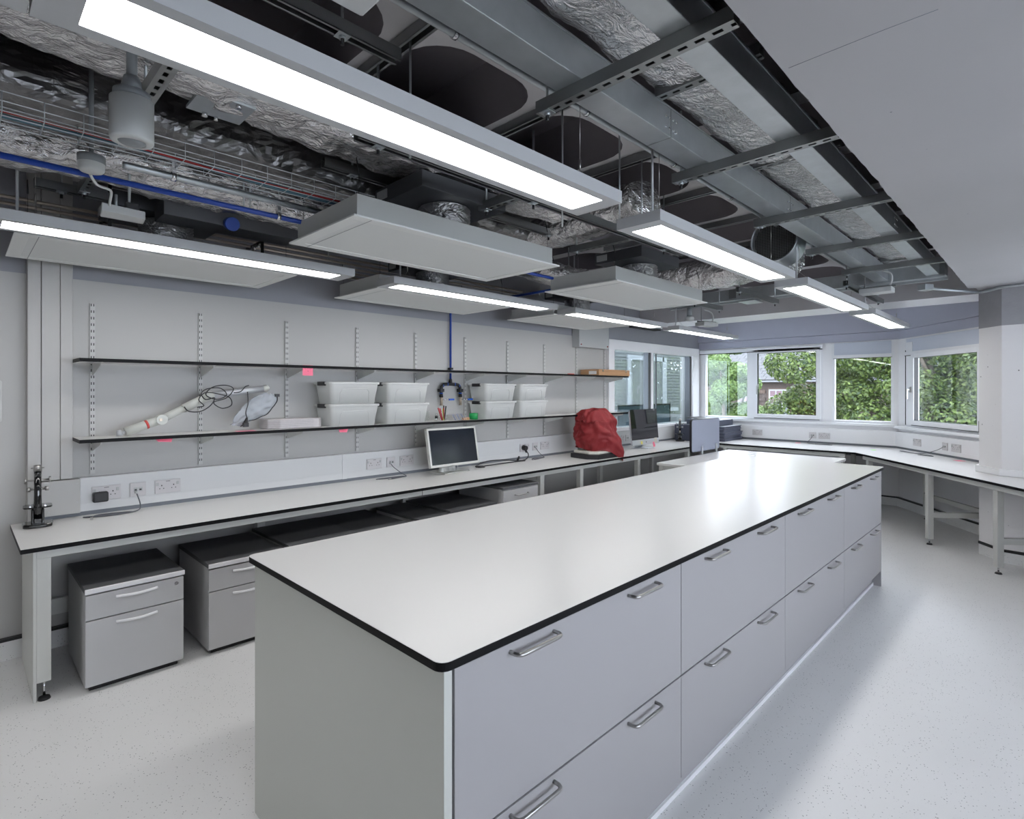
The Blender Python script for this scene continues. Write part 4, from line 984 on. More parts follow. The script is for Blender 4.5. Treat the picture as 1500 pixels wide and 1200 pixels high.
# ------------------------------------------------------------------ ventilated panels with plenum, spigot and flex duct
def vpanel(x0, y0, label, face='perf'):
    L, Wd = 1.30, .62; z0 = 2.2
    t = thing('air_diffuser', label, 'diffuser', (x0+L/2, y0+Wd/2, z0), group='suspended air diffuser panels')
    b = MB(); i = .055
    b.box(x0, x0+L, y0, y0+i, z0, z0+.008).box(x0, x0+L, y0+Wd-i, y0+Wd, z0, z0+.008).box(x0, x0+i, y0+i, y0+Wd-i, z0, z0+.008).box(x0+L-i, x0+L, y0+i, y0+Wd-i, z0, z0+.008)
    part('frame', b, 'panel', t, bevel=.0015)
    part('face_plate', MB().box(x0+i, x0+L-i, y0+i, y0+Wd-i, z0+.003, z0+.008), face, t)
    part('seam', MB().box(x0+.085, x0+.088, y0+.01, y0+Wd-.01, z0-.0006, z0), 'sgrey', t)
    part('plenum', MB().box(x0+.03, x0+L-.03, y0+.03, y0+Wd-.03, z0+.008, z0+.105), 'pbox', t, bevel=.002)
    for X, Y in ((x0+.05, y0+.05), (x0+L-.05, y0+.05), (x0+.05, y0+Wd-.05), (x0+L-.05, y0+Wd-.05)):
        part('hanger', MB().cyl((X, Y, z0+.10), (X, Y, 2.40), .0012, n=5).cyl((X, Y, 2.27), (X, Y, 2.305), .006, n=8).cyl((X, Y, 2.40), (X, Y+.02, 2.47), .003, n=6), 'black', t)
    s = MB(); cx, cy = x0+L*.5, y0+Wd*.38
    prof = [(.125, .105)]
    for k in range(7): prof += [(.135, .112+.018*k), (.128, .120+.018*k)]
    s.lathe((cx, cy, z0), prof, 28); part('flexible_duct', s, 'flex', t)
    part('duct_box', MB().box(cx-.28, cx+.26, cy-.19, cy+.21, z0+.232, z0+.308), 'dbox', t, bevel=.003)
    part('rating_label', MB().box(cx-.284, cx-.28, cy+.10, cy+.19, z0+.248, z0+.292), 'sensor', t)
    return t
a = vpanel(1.135, 2.02, 'large grey-white air diffuser panel hanging between the two light rows, nearest')
lx_ = {(3.0, 2.01): 'air diffuser panel hanging over the middle of the room, second between the light rows',
       (.185, 3.33): 'long air diffuser panel behind the near light over the left bench',
       (2.05, 3.33): 'air diffuser panel over the left bench, its second from the near end',
       (3.92, 3.32): 'farthest air diffuser panel over the left bench'}
for (x, y), l in lx_.items(): dup(a, (x+.65, y+.31, 2.2), label=l)

# ------------------------------------------------------------------ slotted channels
def strut(L, pitch=.05):
    """channel along +X, bottom at z=0, slots in the bottom plate"""
    mb = MB(); w = .041; h = .041; sl = .028; sw = .013
    mb.box(0, L, -w/2, -sw/2, 0, .0025); mb.box(0, L, sw/2, w/2, 0, .0025)
    x = .012; px = 0
    while x < L:
        mb.box(px, x, -sw/2, sw/2, 0, .0025); px = min(x+sl, L); x += pitch
    mb.box(px, L, -sw/2, sw/2, 0, .0025)
    mb.box(0, L, -w/2, -w/2+.0025, .0025, h); mb.box(0, L, w/2-.0025, w/2, .0025, h)
    mb.box(0, L, -w/2+.0025, w/2-.0025, h-.004, h-.002, m=1)
    return mb
def open_channel(L):
    mb = MB(); w = .041; h = .041
    mb.box(0, L, -w/2, -w/2+.003, 0, h); mb.box(0, L, w/2-.003, w/2, 0, h); mb.box(0, L, -w/2+.003, w/2-.003, h-.003, h, m=1)
    mb.box(0, L, -w/2, -w/2+.010, 0, .0025); mb.box(0, L, w/2-.010, w/2, 0, .0025)
    return mb
def strut_thing(loc, L, rz, label, group, mat_='galvd', rods=(), zr=CZ, name='channel_strut', slotted=True):
    t = thing(name, label, 'channel', loc, group=group, rz=rz, local=True)
    part('channel', strut(L) if slotted else open_channel(L), [mat_, 'dark'], t)
    for r in rods:
        part('threaded_rod', MB().cyl((r, 0, -.025), (r, 0, zr-loc[2]), .005, n=8).cyl((r, 0, -.012), (r, 0, -.002), .011, n=6).cyl((r, 0, -.03), (r, 0, -.012), .006, n=8, m=1).box(r-.02, r+.02, -.02, .02, -.003, 0), ['galv', 'black'], t)
    return t
labs = ['nearest galvanised slotted channel crossing under the ducts to the slab edge', 'second slotted channel crossing under the ducts, counted from the near one', 'third slotted channel crossing under the ducts', 'fourth slotted channel crossing under the ducts', 'fifth and farthest slotted channel under the ducts']
s0 = strut_thing((1.405, 1.255, 2.43), .675, -PI/2, labs[0], 'slotted channels carrying the ducts', rods=(.035,))
for i, X in enumerate((2.30, 3.25, 4.175, 5.085)): dup(s0, (X, 1.235, 2.43), label=labs[i+1])
# upper channels under the foil duct and under the coffer ribs
labs = ['short upper channel under the flat foil duct, nearest', 'short upper channel under the flat foil duct, second', 'short upper channel under the flat foil duct, third', 'short upper channel under the flat foil duct, fourth', 'short upper channel under the flat foil duct, fifth']
u0 = strut_thing((.95, 1.06, 2.582), .38, -PI/2, labs[0], 'short channels under the flat foil duct')
u0.location.x = 1.85; u0['label'] = labs[0]
for i, X in enumerate((2.78, 3.72, 4.65, 5.55)): dup(u0, (X, 1.06, 2.582), label=labs[i+1])
labs = ['dark channel fixed under a ceiling rib above the near light', 'second dark channel fixed under a ceiling rib', 'third dark channel fixed under a ceiling rib', 'fourth dark channel under a ceiling rib', 'fifth dark channel under a ceiling rib', 'sixth dark channel under a ceiling rib near the fan']
r0 = strut_thing((1.12, 1.90+.9, CZ-.045), 1.42, -PI/2, labs[0], 'dark channels fixed under the ceiling ribs', slotted=False)
for i in range(1, 6): dup(r0, (1.12+.718*i, 2.80, CZ-.045), label=labs[i])
# long channels parallel to the lights
def longstrut(x0, x1, y, z, label, rods, m='galvd'):
    return strut_thing((x0, y, z), x1-x0, 0, label, 'long channels along the room', m, rods, slotted=False)
longstrut(1.02, 3.45, 1.80, 2.40, 'long channel running just behind the big near light', (.09, .95, 2.2))
longstrut(.0, 1.055, 1.585, 2.60, 'dark channel above the big near light', (.85, .2))
longstrut(1.20, 3.0, 2.42, 2.53, 'long channel above the near diffuser panel, behind the first', (.15, .9, 1.6))
longstrut(.26, 1.75, 3.42, 2.45, 'channel over the near end of the left bench', (.1, .7))
longstrut(2.0, 4.4, 3.05, 2.42, 'channel above the second diffuser of the left bench', (.3, 1.8))
longstrut(4.84, 5.80, 1.985, 2.36, 'small channel hung under the cross tray, middle one', (.03, .9))
longstrut(5.25, 6.60, 1.25, 2.37, 'small channel hung under the cross tray, nearest the slab', (.03, 1.2))
longstrut(5.20, 5.85, 2.58, 2.36, 'small channel hung under the cross tray, nearest the left wall', (.03, .6))
for i, (X, Y0, L, lab) in enumerate(((.43, 2.12, .40, 'short slotted channel beside the access plate of the foil duct'), (.42, 3.25, .40, 'slotted channel end above the near bench light'), (1.50, 2.95, .42, 'slotted channel behind the near diffuser panel'), (1.90, 2.10, .30, 'slotted channel above the near diffuser panel, by its duct box'), (2.9, 2.3, .5, 'slotted channel left of the second diffuser panel'))):
    strut_thing((X, Y0, 2.41), L, -PI/2, lab, 'short cross channels', rods=(.04,))

# ------------------------------------------------------------------ galvanised trunkings and ducts
def gtrunk(x0, x1, y0, y1, z0, z1, label, joints):
    t = thing('cable_trunking', label, 'trunking', ((x0+x1)/2, (y0+y1)/2, z0))
    part('body', MB().box(x0, x1, y0, y1, z0, z1), 'galv', t, bevel=.002)
    part('lid', MB().box(x0, x1, y0-.003, y1+.003, z1-.004, z1+.003), 'galv', t)
    for j in joints:
        part('joint', MB().box(j, j+.0025, y0-.001, y1+.001, z0-.001, z1), 'galvd', t)
        r = MB()
        for dx in (-.04, -.015, .015, .04):
            for dz in (.03, .07): r.cyl((j+dx, y0-.004, z0+dz), (j+dx, y0, z0+dz), .005, n=8)
        part('rivet', r, 'chrome', t)
    return t
gtrunk(-.6, 5.86, 1.06, 1.165, 2.472, 2.585, 'galvanised trunking running along the ceiling, the one farther from the slab', (1.95, 3.30))
gtrunk(-.6, 6.10, .695, .785, 2.472, 2.575, 'galvanised trunking running along the ceiling close to the plastered slab', (1.0, 4.05))
tt = thing('cross_trunking', 'wide galvanised trunking crossing the room at the far end', 'trunking', (5.96, 2.0, 2.455))
part('body', MB().box(5.865, 6.06, .66, 3.3, 2.475, 2.575), 'galv', tt, bevel=.002)
part('flange', MB().box(5.855, 5.875, .66, 3.3, 2.455, 2.476).box(6.05, 6.075, .66, 3.3, 2.455, 2.476), 'galv', tt)
part('joint', MB().box(5.858, 5.865, 2.42, 2.50, 2.46, 2.575), 'galvd', tt)
part('bracket', MB().box(5.9, 6.15, 2.25, 2.42, 2.44, 2.45), 'galv', tt)

def duct(path, rx, rz, mat_, label, name='foil_duct', amp=.02, p=2.6, step=.024, na=44, caps=True, freq=3.2):
    P = wire(path, 6); out = [P[0]]; acc = 0
    for i in range(1, len(P)):
        d = (P[i]-P[i-1]).length; n = max(1, int(d/step))
        for k in range(1, n+1): out.append(P[i-1].lerp(P[i], k/n))
    mb = MB(); N = len(out); vs = []
    for i, c in enumerate(out):
        d = (out[min(i+1, N-1)]-out[max(i-1, 0)]).normalized(); sd = d.cross(Vector((0, 0, 1))).normalized(); up = sd.cross(d)
        for k in range(na):
            a = 2*PI*k/na; ca, sa = math.cos(a), math.sin(a); q = (abs(ca)**p+abs(sa)**p)**(-1/p)
            w = c + sd*ca*q*rx + up*sa*q*rz
            f = 1 + (amp*noise.noise(w*freq) + amp*.6*noise.noise(w*freq*3.1) + amp*.45*abs(noise.noise(w*freq*7)))/((rx+rz)/2)
            jt = amp*.11
            vs.append(c + sd*ca*q*rx*f + up*sa*q*rz*f + Vector((random.uniform(-jt, jt), random.uniform(-jt, jt), random.uniform(-jt, jt))))
    mb.add(vs, [t for i in range(N-1) for k in range(na) for t in ((i*na+k, i*na+(k+1) % na, (i+1)*na+(k+1) % na), (i*na+k, (i+1)*na+(k+1) % na, (i+1)*na+k))], False)
    mb.f += [list(range(na))[::-1], [(N-1)*na+k for k in range(na)]]; mb.m += [0, 0]; mb.s += [False, False]
    return solo(name, mb, mat_, label, 'duct')
duct([(-.7, .93, 2.66), (1, .92, 2.66), (3, .92, 2.655), (5.85, .92, 2.66)], .165, .07, 'foil', 'flat foil-wrapped duct between the two galvanised trunkings', amp=.012, p=2.5, freq=6)
duct([(-.7, 2.08, 2.635), (.3, 2.08, 2.635), (.9, 2.12, 2.625), (1.6, 2.16, 2.625), (2.1, 2.14, 2.63), (2.6, 2.12, 2.63)], .20, .105, 'foil', 'crumpled silver foil duct running behind the big near light', amp=.035)
duct([(-.7, 2.66, 2.60), (1, 2.66, 2.60), (2.0, 2.66, 2.60), (2.7, 2.66, 2.60)], .16, .12, 'foild', 'dull grey foil duct behind the wire basket', amp=.018)
duct([(-.7, 3.00, 2.50), (.3, 2.98, 2.50), (.9, 3.0, 2.50), (1.6, 3.05, 2.50), (2.3, 3.1, 2.52)], .14, .09, 'foil', 'sagging foil duct above the near end of the left bench', amp=.035)
duct([(2.85, 1.72, 2.63), (2.9, 2.0, 2.61), (2.95, 2.5, 2.60), (3.0, 3.0, 2.58)], .13, .10, 'foil', 'silver foil duct crossing the ceiling past the second diffuser panel', amp=.03)
duct([(4.75, 1.5, 2.58), (4.85, 2.0, 2.56), (4.9, 2.6, 2.56), (4.7, 3.2, 2.56)], .17, .12, 'foil', 'bright foil duct crossing the ceiling before the far beam', amp=.03)
duct([(3.3, 3.05, 2.50), (3.9, 3.05, 2.49), (4.5, 3.1, 2.52)], .13, .08, 'foil', 'foil duct above the farther diffusers of the left bench', amp=.03)
ap = thing('access_plate', 'grey metal access plate let into the foil duct behind the big near light', 'plate', (.63, 2.01, 2.44))
part('plate', MB().box(.59, .775, 2.085, 2.255, 2.520, 2.532), 'galv', ap, bevel=.002)
part('cam_lock', MB().cyl((.65, 2.245, 2.52), (.65, 2.245, 2.508), .010, n=12).cyl((.72, 2.10, 2.52), (.72, 2.10, 2.508), .010, n=12).cyl((.69, 2.25, 2.52), (.69, 2.25, 2.508), .007, n=10), 'chrome', ap)
# round fan duct with mesh mouth
fd = thing('fan_duct', 'round ribbed duct with a dark mesh mouth beyond the trunkings', 'duct', (4.2, 1.38, 2.42))
Fc = Vector((4.02, 1.40, 2.545)); Fd = Vector((.96, .08, 0)).normalized()
X = Matrix.Translation(Fc) @ Fd.to_track_quat('Z', 'Y').to_matrix().to_4x4()
pr = [(.150, -.004), (.152, 0)]
for k in range(9): pr += [(.152, .02+.03*k), (.142, .035+.03*k)]
part('shell', MB().lathe((0, 0, 0), pr, 36).lathe((0, 0, 0), [(.150, -.004), (.142, .0), (.142, .28)], 36).xf(X), 'galv', fd)
g = MB()
for i in range(-12, 13):
    o_ = i*.0112; h = math.sqrt(max(0, .143**2-o_**2))
    g.box(o_-.0011, o_+.0011, -h, h, .0, .002); g.box(-h, h, o_-.0011, o_+.0011, .0, .002)
part('mesh_guard', g.xf(X), 'galvd', fd)
part('inner_dark', MB().cyl((0, 0, .06), (0, 0, .065), .141, n=30).xf(X), 'dark', fd)
# pipes
def pipe(pts, r, m, label, name='pipe', cat='pipe', group=None, clips=()):
    t = thing(name, label, cat, tuple(pts[0]), group=group)
    part('tube', MB().tube(pts, r, 12), m, t)
    for c in clips: part('clip', MB().cyl((c[0]-.008, c[1], c[2]), (c[0]+.008, c[1], c[2]), r*1.35, n=12).box(c[0]-.008, c[0]+.008, c[1]-r, c[1]+r, c[2], c[2]+.06), 'chrome', t)
    return t
pipe([(-.6, 1.40, 2.66), (6.3, 1.40, 2.66)], .0135, 'galv', 'steel conduit running along the ceiling beside the far trunking', 'conduit', clips=[(1.15, 1.40, 2.66), (1.86, 1.40, 2.66), (2.6, 1.40, 2.66), (3.3, 1.40, 2.66)])
pipe([(.45, 2.54, 2.355), (.46, 2.54, 2.355), (2.5, 2.54, 2.355)], .014, 'galv', 'bright steel pipe below the wire basket', 'conduit', clips=[(.62, 2.54, 2.355)])
pipe([(-.6, 2.58, 2.30), (1.6, 2.58, 2.30), (2.6, 2.58, 2.30)], .0115, 'blue', 'blue pipe running along the ceiling behind the near sensors', clips=[(1.06, 2.58, 2.30)])
for i, lab in enumerate(('lowest', 'second', 'third', 'fourth', 'highest')):
    pipe([(-.6, 3.90, 2.365+.035*i), (4.1, 3.90, 2.365+.035*i)], .009, 'copper', 'copper pipe of the bundle high on the left wall, %s of five' % lab, group='copper pipe bundle')
pk = thing('pipe_bracket', 'black bracket hanging below the copper pipes at the near end', 'bracket', (.60, 3.8, 2.40))
part('plate', MB().box(.590, .605, 3.7, 3.98, 2.46, 2.475).box(.59, .605, 3.7, 3.715, 2.38, CZ), 'black', pk)
part('clamp', MB().cyl((.597, 3.78, 2.47), (.597, 3.78, 2.44), .012, n=10).cyl((.597, 3.85, 2.47), (.597, 3.85, 2.44), .012, n=10), 'chrome', pk)
pk = dup(pk, (1.42, 3.8, 2.40), label='black bracket hanging below the copper pipes behind the near light')
# wire basket with cables
wb_ = thing('wire_basket', 'wire mesh cable basket running along the ceiling at the left', 'basket', (.5, 2.38, 2.35))
g = MB(); x0, x1 = -.6, 1.40
for yy, zz_ in ((2.30, 2.41), (2.30, 2.38), (2.30, 2.35), (2.34, 2.35), (2.385, 2.35), (2.43, 2.35), (2.43, 2.38), (2.43, 2.41)): g.cyl((x0, yy, zz_), (x1, yy, zz_), .0019, n=5, caps=False)
part('long_wires', g, 'galv', wb_)
g = MB(); x = x0
while x < x1:
    g.tube([(x, 2.30, 2.41), (x, 2.30, 2.35), (x, 2.43, 2.35), (x, 2.43, 2.41)], .0017, 5); x += .1
part('cross_wires', g, 'galv', wb_, kind='stuff')
def run(yc, zc, r, m, label, seed):
    pts = [(x0+i*.15, yc+.010*math.sin(i*.55+seed), zc+.003*math.sin(i*.9+seed)) for i in range(int((x1-x0)/.15)+1)]
    solo('cable', MB().tube(pts, r, 6), m, label, 'cable', group='cables in the basket')
run(2.36, 2.361, .006, 'teal', 'teal cable in the wire basket lying next to the red one', 0); run(2.375, 2.361, .006, 'teal', 'teal cable in the wire basket on the side of the steel pipe', 1.0)
run(2.34, 2.359, .004, 'redc', 'red cable lying in the wire basket', 2.2)
# sensors
sn1 = thing('ceiling_sensor', 'large white cylindrical ceiling sensor hanging by the near light', 'sensor', (.356, 1.887, 2.2))
c0 = (.356, 1.887, 2.2)
part('housing', MB().lathe(c0, [(.034, .003), (.036, 0), (.052, .004), (.054, .010), (.054, .122), (.046, .125), (0, .125)], 32), 'sensor', sn1)
part('lens', MB().lathe(c0, [(0, -.004), (.02, -.003), (.032, .001), (.034, .004)], 24), 'sgrey', sn1)
part('neck', MB().cyl((.356, 1.887, 2.325), (.356, 1.887, 2.345), .046, n=24).cyl((.356, 1.887, 2.345), (.356, 1.887, 2.39), .030, .020, n=20).cyl((.356, 1.887, 2.38), (.356, 1.887, CZ), .014, n=16), 'sgrey', sn1)
sn2 = thing('smoke_detector', 'small round ceiling sensor with a grey base left of the large one', 'sensor', (.348, 2.53, 2.285))
part('housing', MB().lathe((.348, 2.50, 2.285), [(0, 0), (.034, .002), (.040, .01), (.042, .032)], 28), 'sensor', sn2)
part('base', MB().cyl((.348, 2.50, 2.317), (.348, 2.50, 2.345), .042, .043, n=28).cyl((.348, 2.50, 2.345), (.348, 2.50, CZ), .008, n=10), 'sgrey', sn2)
part('lead', MB().tube(wire([(.35, 2.54, 2.29), (.38, 2.60, 2.275), (.43, 2.68, 2.29), (.45, 2.76, 2.30), (.455, 2.82, 2.28), (.46, 2.86, 2.27)]), .005, 8), 'white_cable', sn2)
sb = thing('wireless_box', 'small flat white sensor box hanging above the near bench light', 'sensor', (.51, 2.91, 2.245))
part('box', MB().prism([(.43, 2.84), (.59, 2.86), (.60, 2.95), (.44, 2.95)], 2.245, 2.280), 'sensor', sb, bevel=.004)
part('bracket', MB().box(.52, .57, 2.87, 2.90, 2.28, 2.31), 'black', sb)
part('rod', MB().cyl((.535, 2.885, 2.28), (.535, 2.885, CZ), .006, n=10).cyl((.49, 2.9, 2.28), (.49, 2.9, 2.34), .006, n=8), 'galv', sb)
sb2 = thing('sensor_box', 'white sensor box cut off by the top of the picture', 'sensor', (.52, 1.0, 2.29))
part('box', MB().box(.40, .622, .92, 1.072, 2.30, 2.34), 'sensor', sb2, bevel=.006)
part('rod', MB().cyl((.55, 1.03, 2.34), (.55, 1.03, CZ), .006, n=8), 'galvd', sb2)
def small_box(x, y, z, lab, rz=0):
    t = thing('sensor_box', lab, 'sensor', (x, y, z), rz=rz, local=True)
    part('box', MB().box(-.12, .12, -.07, .07, 0, .045), 'sensor', t, bevel=.006)
    part('bracket', MB().box(-.14, .14, -.02, .02, .045, .06), 'galvd', t)
    part('rod', MB().cyl((-.09, 0, .06), (-.09, 0, CZ-z), .005, n=8), 'galvd', t)
    part('lead', MB().tube(wire([(.09, 0, .05), (.11, 0, .10), (.10, .01, .16), (.05, .02, .19), (-.02, .02, .2)]), .008, 8), 'white_cable', t)
small_box(5.62, 1.10, 2.33, 'small white sensor box under the far end of the ducts', -PI/2)
small_box(6.35, 2.98, 2.26, 'small white sensor box behind the farthest light of the left row', -.3)
ff = thing('small_sensor', 'tiny white sensor on a stem by the far cross trunking', 'sensor', (6.05, 3.07, 2.33))
part('housing', MB().lathe((6.05, 3.05, 2.30), [(0, 0), (.04, .004), (.055, .02), (.05, .05), (.02, .06)], 20), 'sensor', ff)
part('stem', MB().cyl((6.05, 3.05, 2.355), (6.05, 3.05, 2.46), .03, n=14), 'sgrey', ff)
cb = thing('conduit_box', 'steel junction box with flexible conduit leading to the column', 'box', (6.0, .80, 2.38))
part('box', MB().cbox(5.93, .80, 2.385, .10, .07, .05, -.5), 'galv', cb, bevel=.003)
part('conduit', MB().tube(wire([(5.99, .775, 2.385), (6.10, .73, 2.385), (6.30, .60, 2.38), (6.55, .475, 2.385), (6.36, .30, 2.385), (6.33, .05, 2.385)]), .013, 10), 'galv', cb)
rod = MB().cyl((1.66, 1.45, 2.25), (1.66, 1.45, CZ), .004, n=8)
rl = [(1.115, 1.60, 2.30, 'thin rod hanging behind the big near light from the nearest rib channel'), (1.85, 1.52, 2.2, 'thin rod hanging at the far end of the big near light'), (2.23, 1.48, 2.25, 'thin rod just right of the big near light'), (2.56, 1.56, 2.3, 'thin rod above the second light'), (1.0, 2.85, 2.4, 'thin rod behind the near diffuser panel'), (1.03, 2.85, 2.4, 'twin thin rod behind the near diffuser panel')]
for x, y, z, l in rl: solo('hanging_rod', MB().cyl((x, y, z), (x, y, CZ), .004, n=8), 'galv', l, 'rod', group='thin hanging rods')
rv = solo('round_valve', MB().cyl((1.02, 3.10, 2.37), (1.02, 3.06, 2.36), .035, n=20), 'blue', 'round blue disc on the duct box behind the near light', 'disc')
solo('duct_box', MB().box(.72, 1.45, 3.12, 3.30, 2.36, 2.44), 'dbox', 'dark rectangular duct box above the near bench light', 'duct', bevel=.003)

# small wall notice at the far left
solo('wall_plate', MB().prism(rrect(.02, .183, 1.314, 1.545, .01), 0, .012).xf(Matrix(((1, 0, 0, 0), (0, 0, -1, 4.2), (0, 1, 0, 0), (0, 0, 0, 1)))), 'rail', 'pale blank plate on the left wall cut off at the picture edge', 'plate', bevel=.002)
# crack and vent in slab: hairline joint
solo('slab_joint', MB().tube([(1.67, .54, 2.4098), (1.667, .44, 2.4098), (1.664, .31, 2.4098), (1.666, .20, 2.4098)], .0009, 4), 'skirt', 'hairline crack across the plastered ceiling slab', 'crack')

# ------------------------------------------------------------------ beyond the internal window
iw = thing('reflection_wall', 'pale boarded wall with white window surrounds standing in for the reflection in the internal window', 'building', (7.5, 7.4, FL))  # solid facade behind the glass, built in place of a mirrored building
part('wall', MB().box(5.0, 15.9, 7.9, 8.0, FL-4, 6), 'render', iw)
for i in range(46):
    z = -.2+i*.085
    part('board', MB().box(5.0, 15.9, 7.885-.0, 7.9, z, z+.07), 'render', iw) if i < 46 else None
for (a, b, c, d) in ((9.3, 10.3, 1.2, 2.3), (12.2, 14.2, 1.0, 2.42)):
    fo = MB(); w = .16
    fo.box(a, a+w, 7.84, 7.885, c, d).box(b-w*1.4, b, 7.84, 7.885, c, d).box(a+w, b-w, 7.84, 7.885, d-w*.8, d).box(a-.6, b+.6, 7.80, 7.885, c-.10, c)
    part('window_surround', fo, 'surround', iw); part('window_pane', MB().box(a+w, b-w, 7.87, 7.886, c, d-w*.8), 'render', iw)
part('ledge', MB().box(8.6, 10.9, 7.82, 7.885, 2.52, 2.68), 'surround', iw)
part('cornice', MB().box(8.2, 10.9, 7.83, 7.885, 2.95, 3.05), 'surround', iw)
dn = MB()
for i in range(14): dn.box(8.25+i*.19, 8.35+i*.19, 7.84, 7.885, 3.05, 3.13)
part('dentils', dn, 'surround', iw)
for i, (X, lab) in enumerate(((7.48, 'left of the two monitors standing behind the internal window'), (8.33, 'right of the two monitors standing behind the internal window'))):
    t = thing('office_monitor', 'dark-framed monitor, '+lab, 'monitor', (X, 4.75, .92), group='monitors behind the internal window')
    fr = MB(); ring(fr, X-.38, X+.38, .90, 1.265, .022, 4.74, 4.76); part('frame', fr, 'black', t)
    part('screen', MB().box(X-.35, X+.36, 4.745, 4.755, .92, 1.245), 'display', t)
    part('stand', MB().box(X-.03, X+.03, 4.76, 4.80, .74, 1.0).box(X-.12, X+.12, 4.7, 4.9, .725, .74), 'black', t)
solo('office_desk', MB().box(6.5, 9.0, 4.5, 5.3, .69, .722).box(6.55, 6.6, 4.6, 4.65, FL, .69).box(8.9, 8.95, 4.6, 4.65, FL, .69).box(6.55, 6.6, 5.2, 5.25, FL, .69).box(8.9, 8.95, 5.2, 5.25, FL, .69), 'frame', 'pale desk behind the internal window', 'desk')
struct('floor_outer', MB().box(5.0, 9.4, 4.5, 7.88, FL-.15, FL), 'floor')

# ------------------------------------------------------------------ outside
solo('ground', MB().box(9.5, 80, -45, 45, -4.3, -4.0), 'ground', 'ground far below the far windows', 'ground')
XB = 30.0
hb = thing('stone_house', 'sandstone house with a slate roof seen beyond the trees', 'building', (XB+3, 13, -4))
part('wall', MB().box(XB, XB+7, 2, 26, -4, 2.05), 'sandd', hb)
part('roof', MB().add([(XB-.3, 2, 2.0), (XB-.3, 26, 2.0), (XB+3.5, 26, 4.0), (XB+3.5, 2, 4.0), (XB+7.3, 2, 2.0), (XB+7.3, 26, 2.0)], [(0, 3, 2, 1), (3, 4, 5, 2), (0, 4, 3), (1, 2, 5)]), 'slate', hb)
sl = MB(); random.seed(5)
for r in range(12):
    for c_ in range(48):
        y0 = 3+c_*.42+(r % 2)*.2; a = r/12*3.7; X0 = XB-.3+a; Z0 = 2.02+a*.526
        sl.cbox(X0+.18, y0, Z0+.115, .40, .40, .02, mat4=Matrix.Rotation(-math.atan(.526)+.03*random.random(), 4, 'Y'))
part('slates', sl, 'slate', hb, kind='stuff')
part('gutter', MB().box(XB-.35, XB-.25, 2, 26, 1.92, 2.0), 'dbox', hb)
stones = [MB().box(0, .05, .01, w, .01, .19) for w in (.42, .30, .36)]
sm = [mesh('stone', s, m_) for s in stones for m_ in ('sand', 'sandd')]
for r in range(11):
    y = 8.2+(r % 2)*.25; 
    while y < 15.5:
        k = random.randrange(3); dk = 1 if random.random() < .22 else 0
        wdt = (.42, .30, .36)[k]
        if not (11.0 < y+wdt/2 < 12.5 or 9.4 < y+wdt/2 < 10.9):
            o = bpy.data.objects.new('stone', sm[k*2+dk]); COL.objects.link(o); o.parent = hb; o.location = Vector((XB-.05, y, 1.72-.2*r)) - Vector((XB+3, 13, -4))
        y += wdt
def hwin(yc, z0, z1, w=.95):
    f = part('window', MB().box(XB-.05, XB-.01, yc-w/2-.1, yc+w/2+.1, z0-.1, z1+.1), 'sand', hb)
    g = MB(); ww = w/3
    for i in range(3):
        for j in range(4):
            zz0 = z0+(z1-z0)*j/4; zz1 = z0+(z1-z0)*(j+1)/4
            g.box(XB-.055, XB-.052, yc-w/2+ww*i+.03, yc-w/2+ww*(i+1)-.03, zz0+.03, zz1-.03, m=1 if j >= 2 else 0)
    part('pane', g, ['windark', 'winred'], f)
    part('glazing_frame', MB().box(XB-.052, XB-.049, yc-w/2-.04, yc+w/2+.04, z0-.04, z1+.04), 'surround', f)
hwin(11.75, .0, 1.55)
hwin(10.15, .1, 1.5)
bb = thing('pale_block', 'pale block rising behind the slate roof', 'building', (48, 25, -4))
part('wall', MB().box(46, 54, 5, 45, -4, 4.6), 'render', bb)
part('parapet', MB().box(45.9, 54, 5, 45, 4.6, 4.9), 'surround', bb)

def leafcloud(blobs, n, size, seed, mat_, jitter=.35):
    rnd = random.Random(seed); mb = MB(); V = mb.v; Fa = mb.f
    tot = sum(b[3]**2 for b in blobs)
    for (bx, by, bz, br, fl) in blobs:
        for _ in range(int(n*br*br/tot)):
            u = rnd.uniform(-1, 1); a = rnd.uniform(0, 2*PI); q = math.sqrt(1-u*u)
            rad = br*(1-jitter*rnd.random()**1.5)
            d = Vector((q*math.cos(a), q*math.sin(a), u)); c = Vector((bx, by, bz)) + Vector((d.x*rad, d.y*rad, d.z*rad*fl))
            s = size*rnd.uniform(.6, 1.25)
            nrm = (d + Vector((rnd.uniform(-.8, .8), rnd.uniform(-.8, .8), rnd.uniform(-.2, 1.2)))).normalized()
            t = nrm.orthogonal().normalized(); t = Matrix.Rotation(rnd.uniform(0, 6.28), 3, nrm) @ t; b2 = nrm.cross(t)
            k = len(V)
            V += [tuple(c - t*s), tuple(c + b2*s*.55 - t*s*.15), tuple(c + t*s - nrm*s*.25), tuple(c - b2*s*.55 - t*s*.15)]
            Fa.append([k, k+1, k+2]); Fa.append([k, k+2, k+3]); mb.m += [0, 0]; mb.s += [False, False]
    return mb
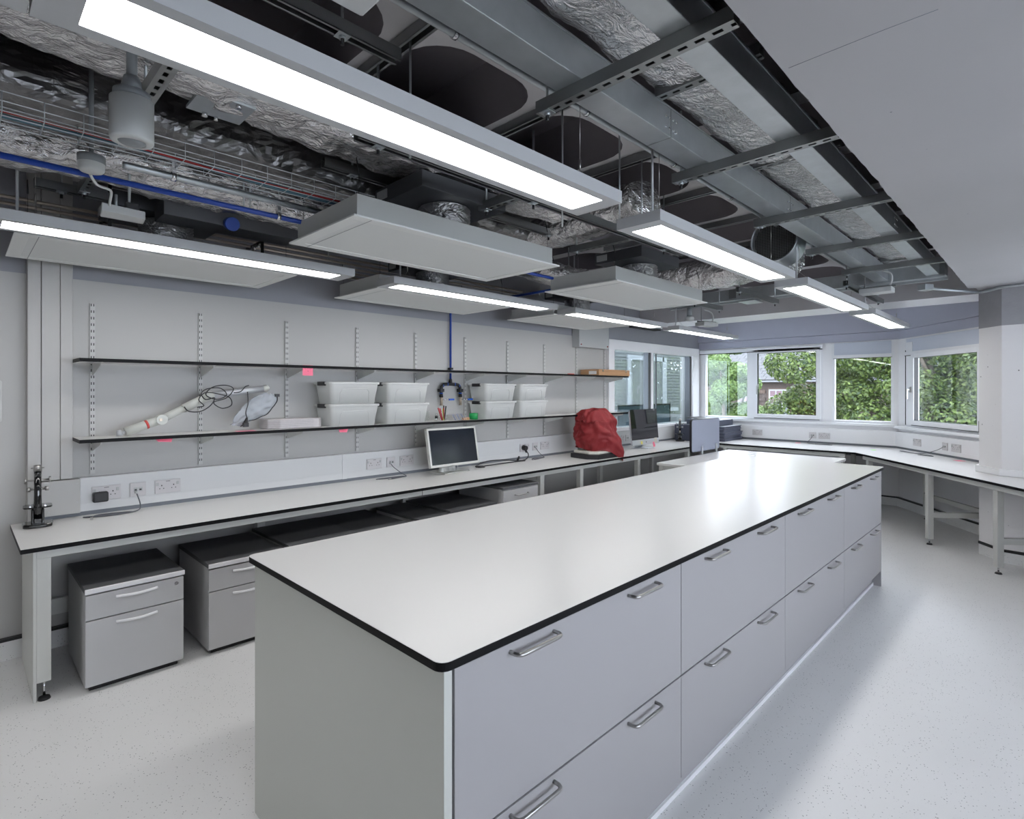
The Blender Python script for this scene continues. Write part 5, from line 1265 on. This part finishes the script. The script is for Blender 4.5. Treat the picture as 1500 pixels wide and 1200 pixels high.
def tree(name, label, base, trunk_h, blobs, n, size, seed, mat_):
    t = thing(name, label, 'tree', base)
    tr_ = MB(); bx, by, bz = base
    tr_.tube([(bx, by, bz), (bx+.1, by, bz+trunk_h*.5), (bx, by+.1, bz+trunk_h)], [.28, .2, .12], 10)
    for i, b in enumerate(blobs):
        if i % 2 == 0: tr_.tube([(bx, by, bz+trunk_h*.6), ((bx+b[0])/2, (by+b[1])/2, (bz+trunk_h*.7+b[2])/2), (b[0], b[1], b[2])], [.10, .06, .02], 7)
    part('trunk', tr_, 'bark', t)
    part('foliage', leafcloud(blobs, n, size, seed, mat_), mat_, t, kind='stuff')
    return t
rnd = random.Random(11); blobs = []
for i in range(11):
    for j in range(9):
        y = 4.55-.74*i+rnd.uniform(-.2, .2); z = -2.3+.76*j+rnd.uniform(-.2, .2)
        if z > 2.2: y -= .35*(z-2.2)
        blobs.append((14.6+rnd.uniform(-.6, .9), y, z, rnd.uniform(.5, .85), .75))
tree('maple_tree', 'dense green maple filling the two right-hand far windows', (15.3, 1.2, -4), 5.2, blobs, 250000, .047, 1, 'leaf')
blobs = []
for i in range(30):
    y = rnd.uniform(-9, -1.2); x = 11.5+rnd.uniform(-1.0, 1.0); z = rnd.uniform(-2.8, 3.6)
    blobs.append((x, y, z, rnd.uniform(.7, 1.1), .75))
tree('maple_tree', 'second maple outside the angled wall', (11.8, -4.5, -4), 5, blobs, 22000, .10, 2, 'leaf')
blobs = []
for i in range(34):
    a = rnd.uniform(0, 2*PI); q = math.sqrt(rnd.random())
    y = 7.95+1.0*q*math.cos(a); z = 1.1+2.1*q*math.sin(a); x = 18.4+rnd.uniform(-.6, .9)
    blobs.append((x, y, z, rnd.uniform(.3, .6), .75))
tree('birch_tree', 'feathery pale green tree at the left of the widest far window', (18.5, 7.95, -4), 4.6, blobs, 80000, .05, 3, 'leaf2')

solo('vent_grille', MB().box(6.55, 7.25, 4.10, 4.2, 2.385, 2.42, m=1).box(6.56, 7.24, 4.095, 4.2, 2.36, 2.385), ['black', 'sensor'], 'thin dark-bottomed vent bar high on the wall above the internal window', 'vent')
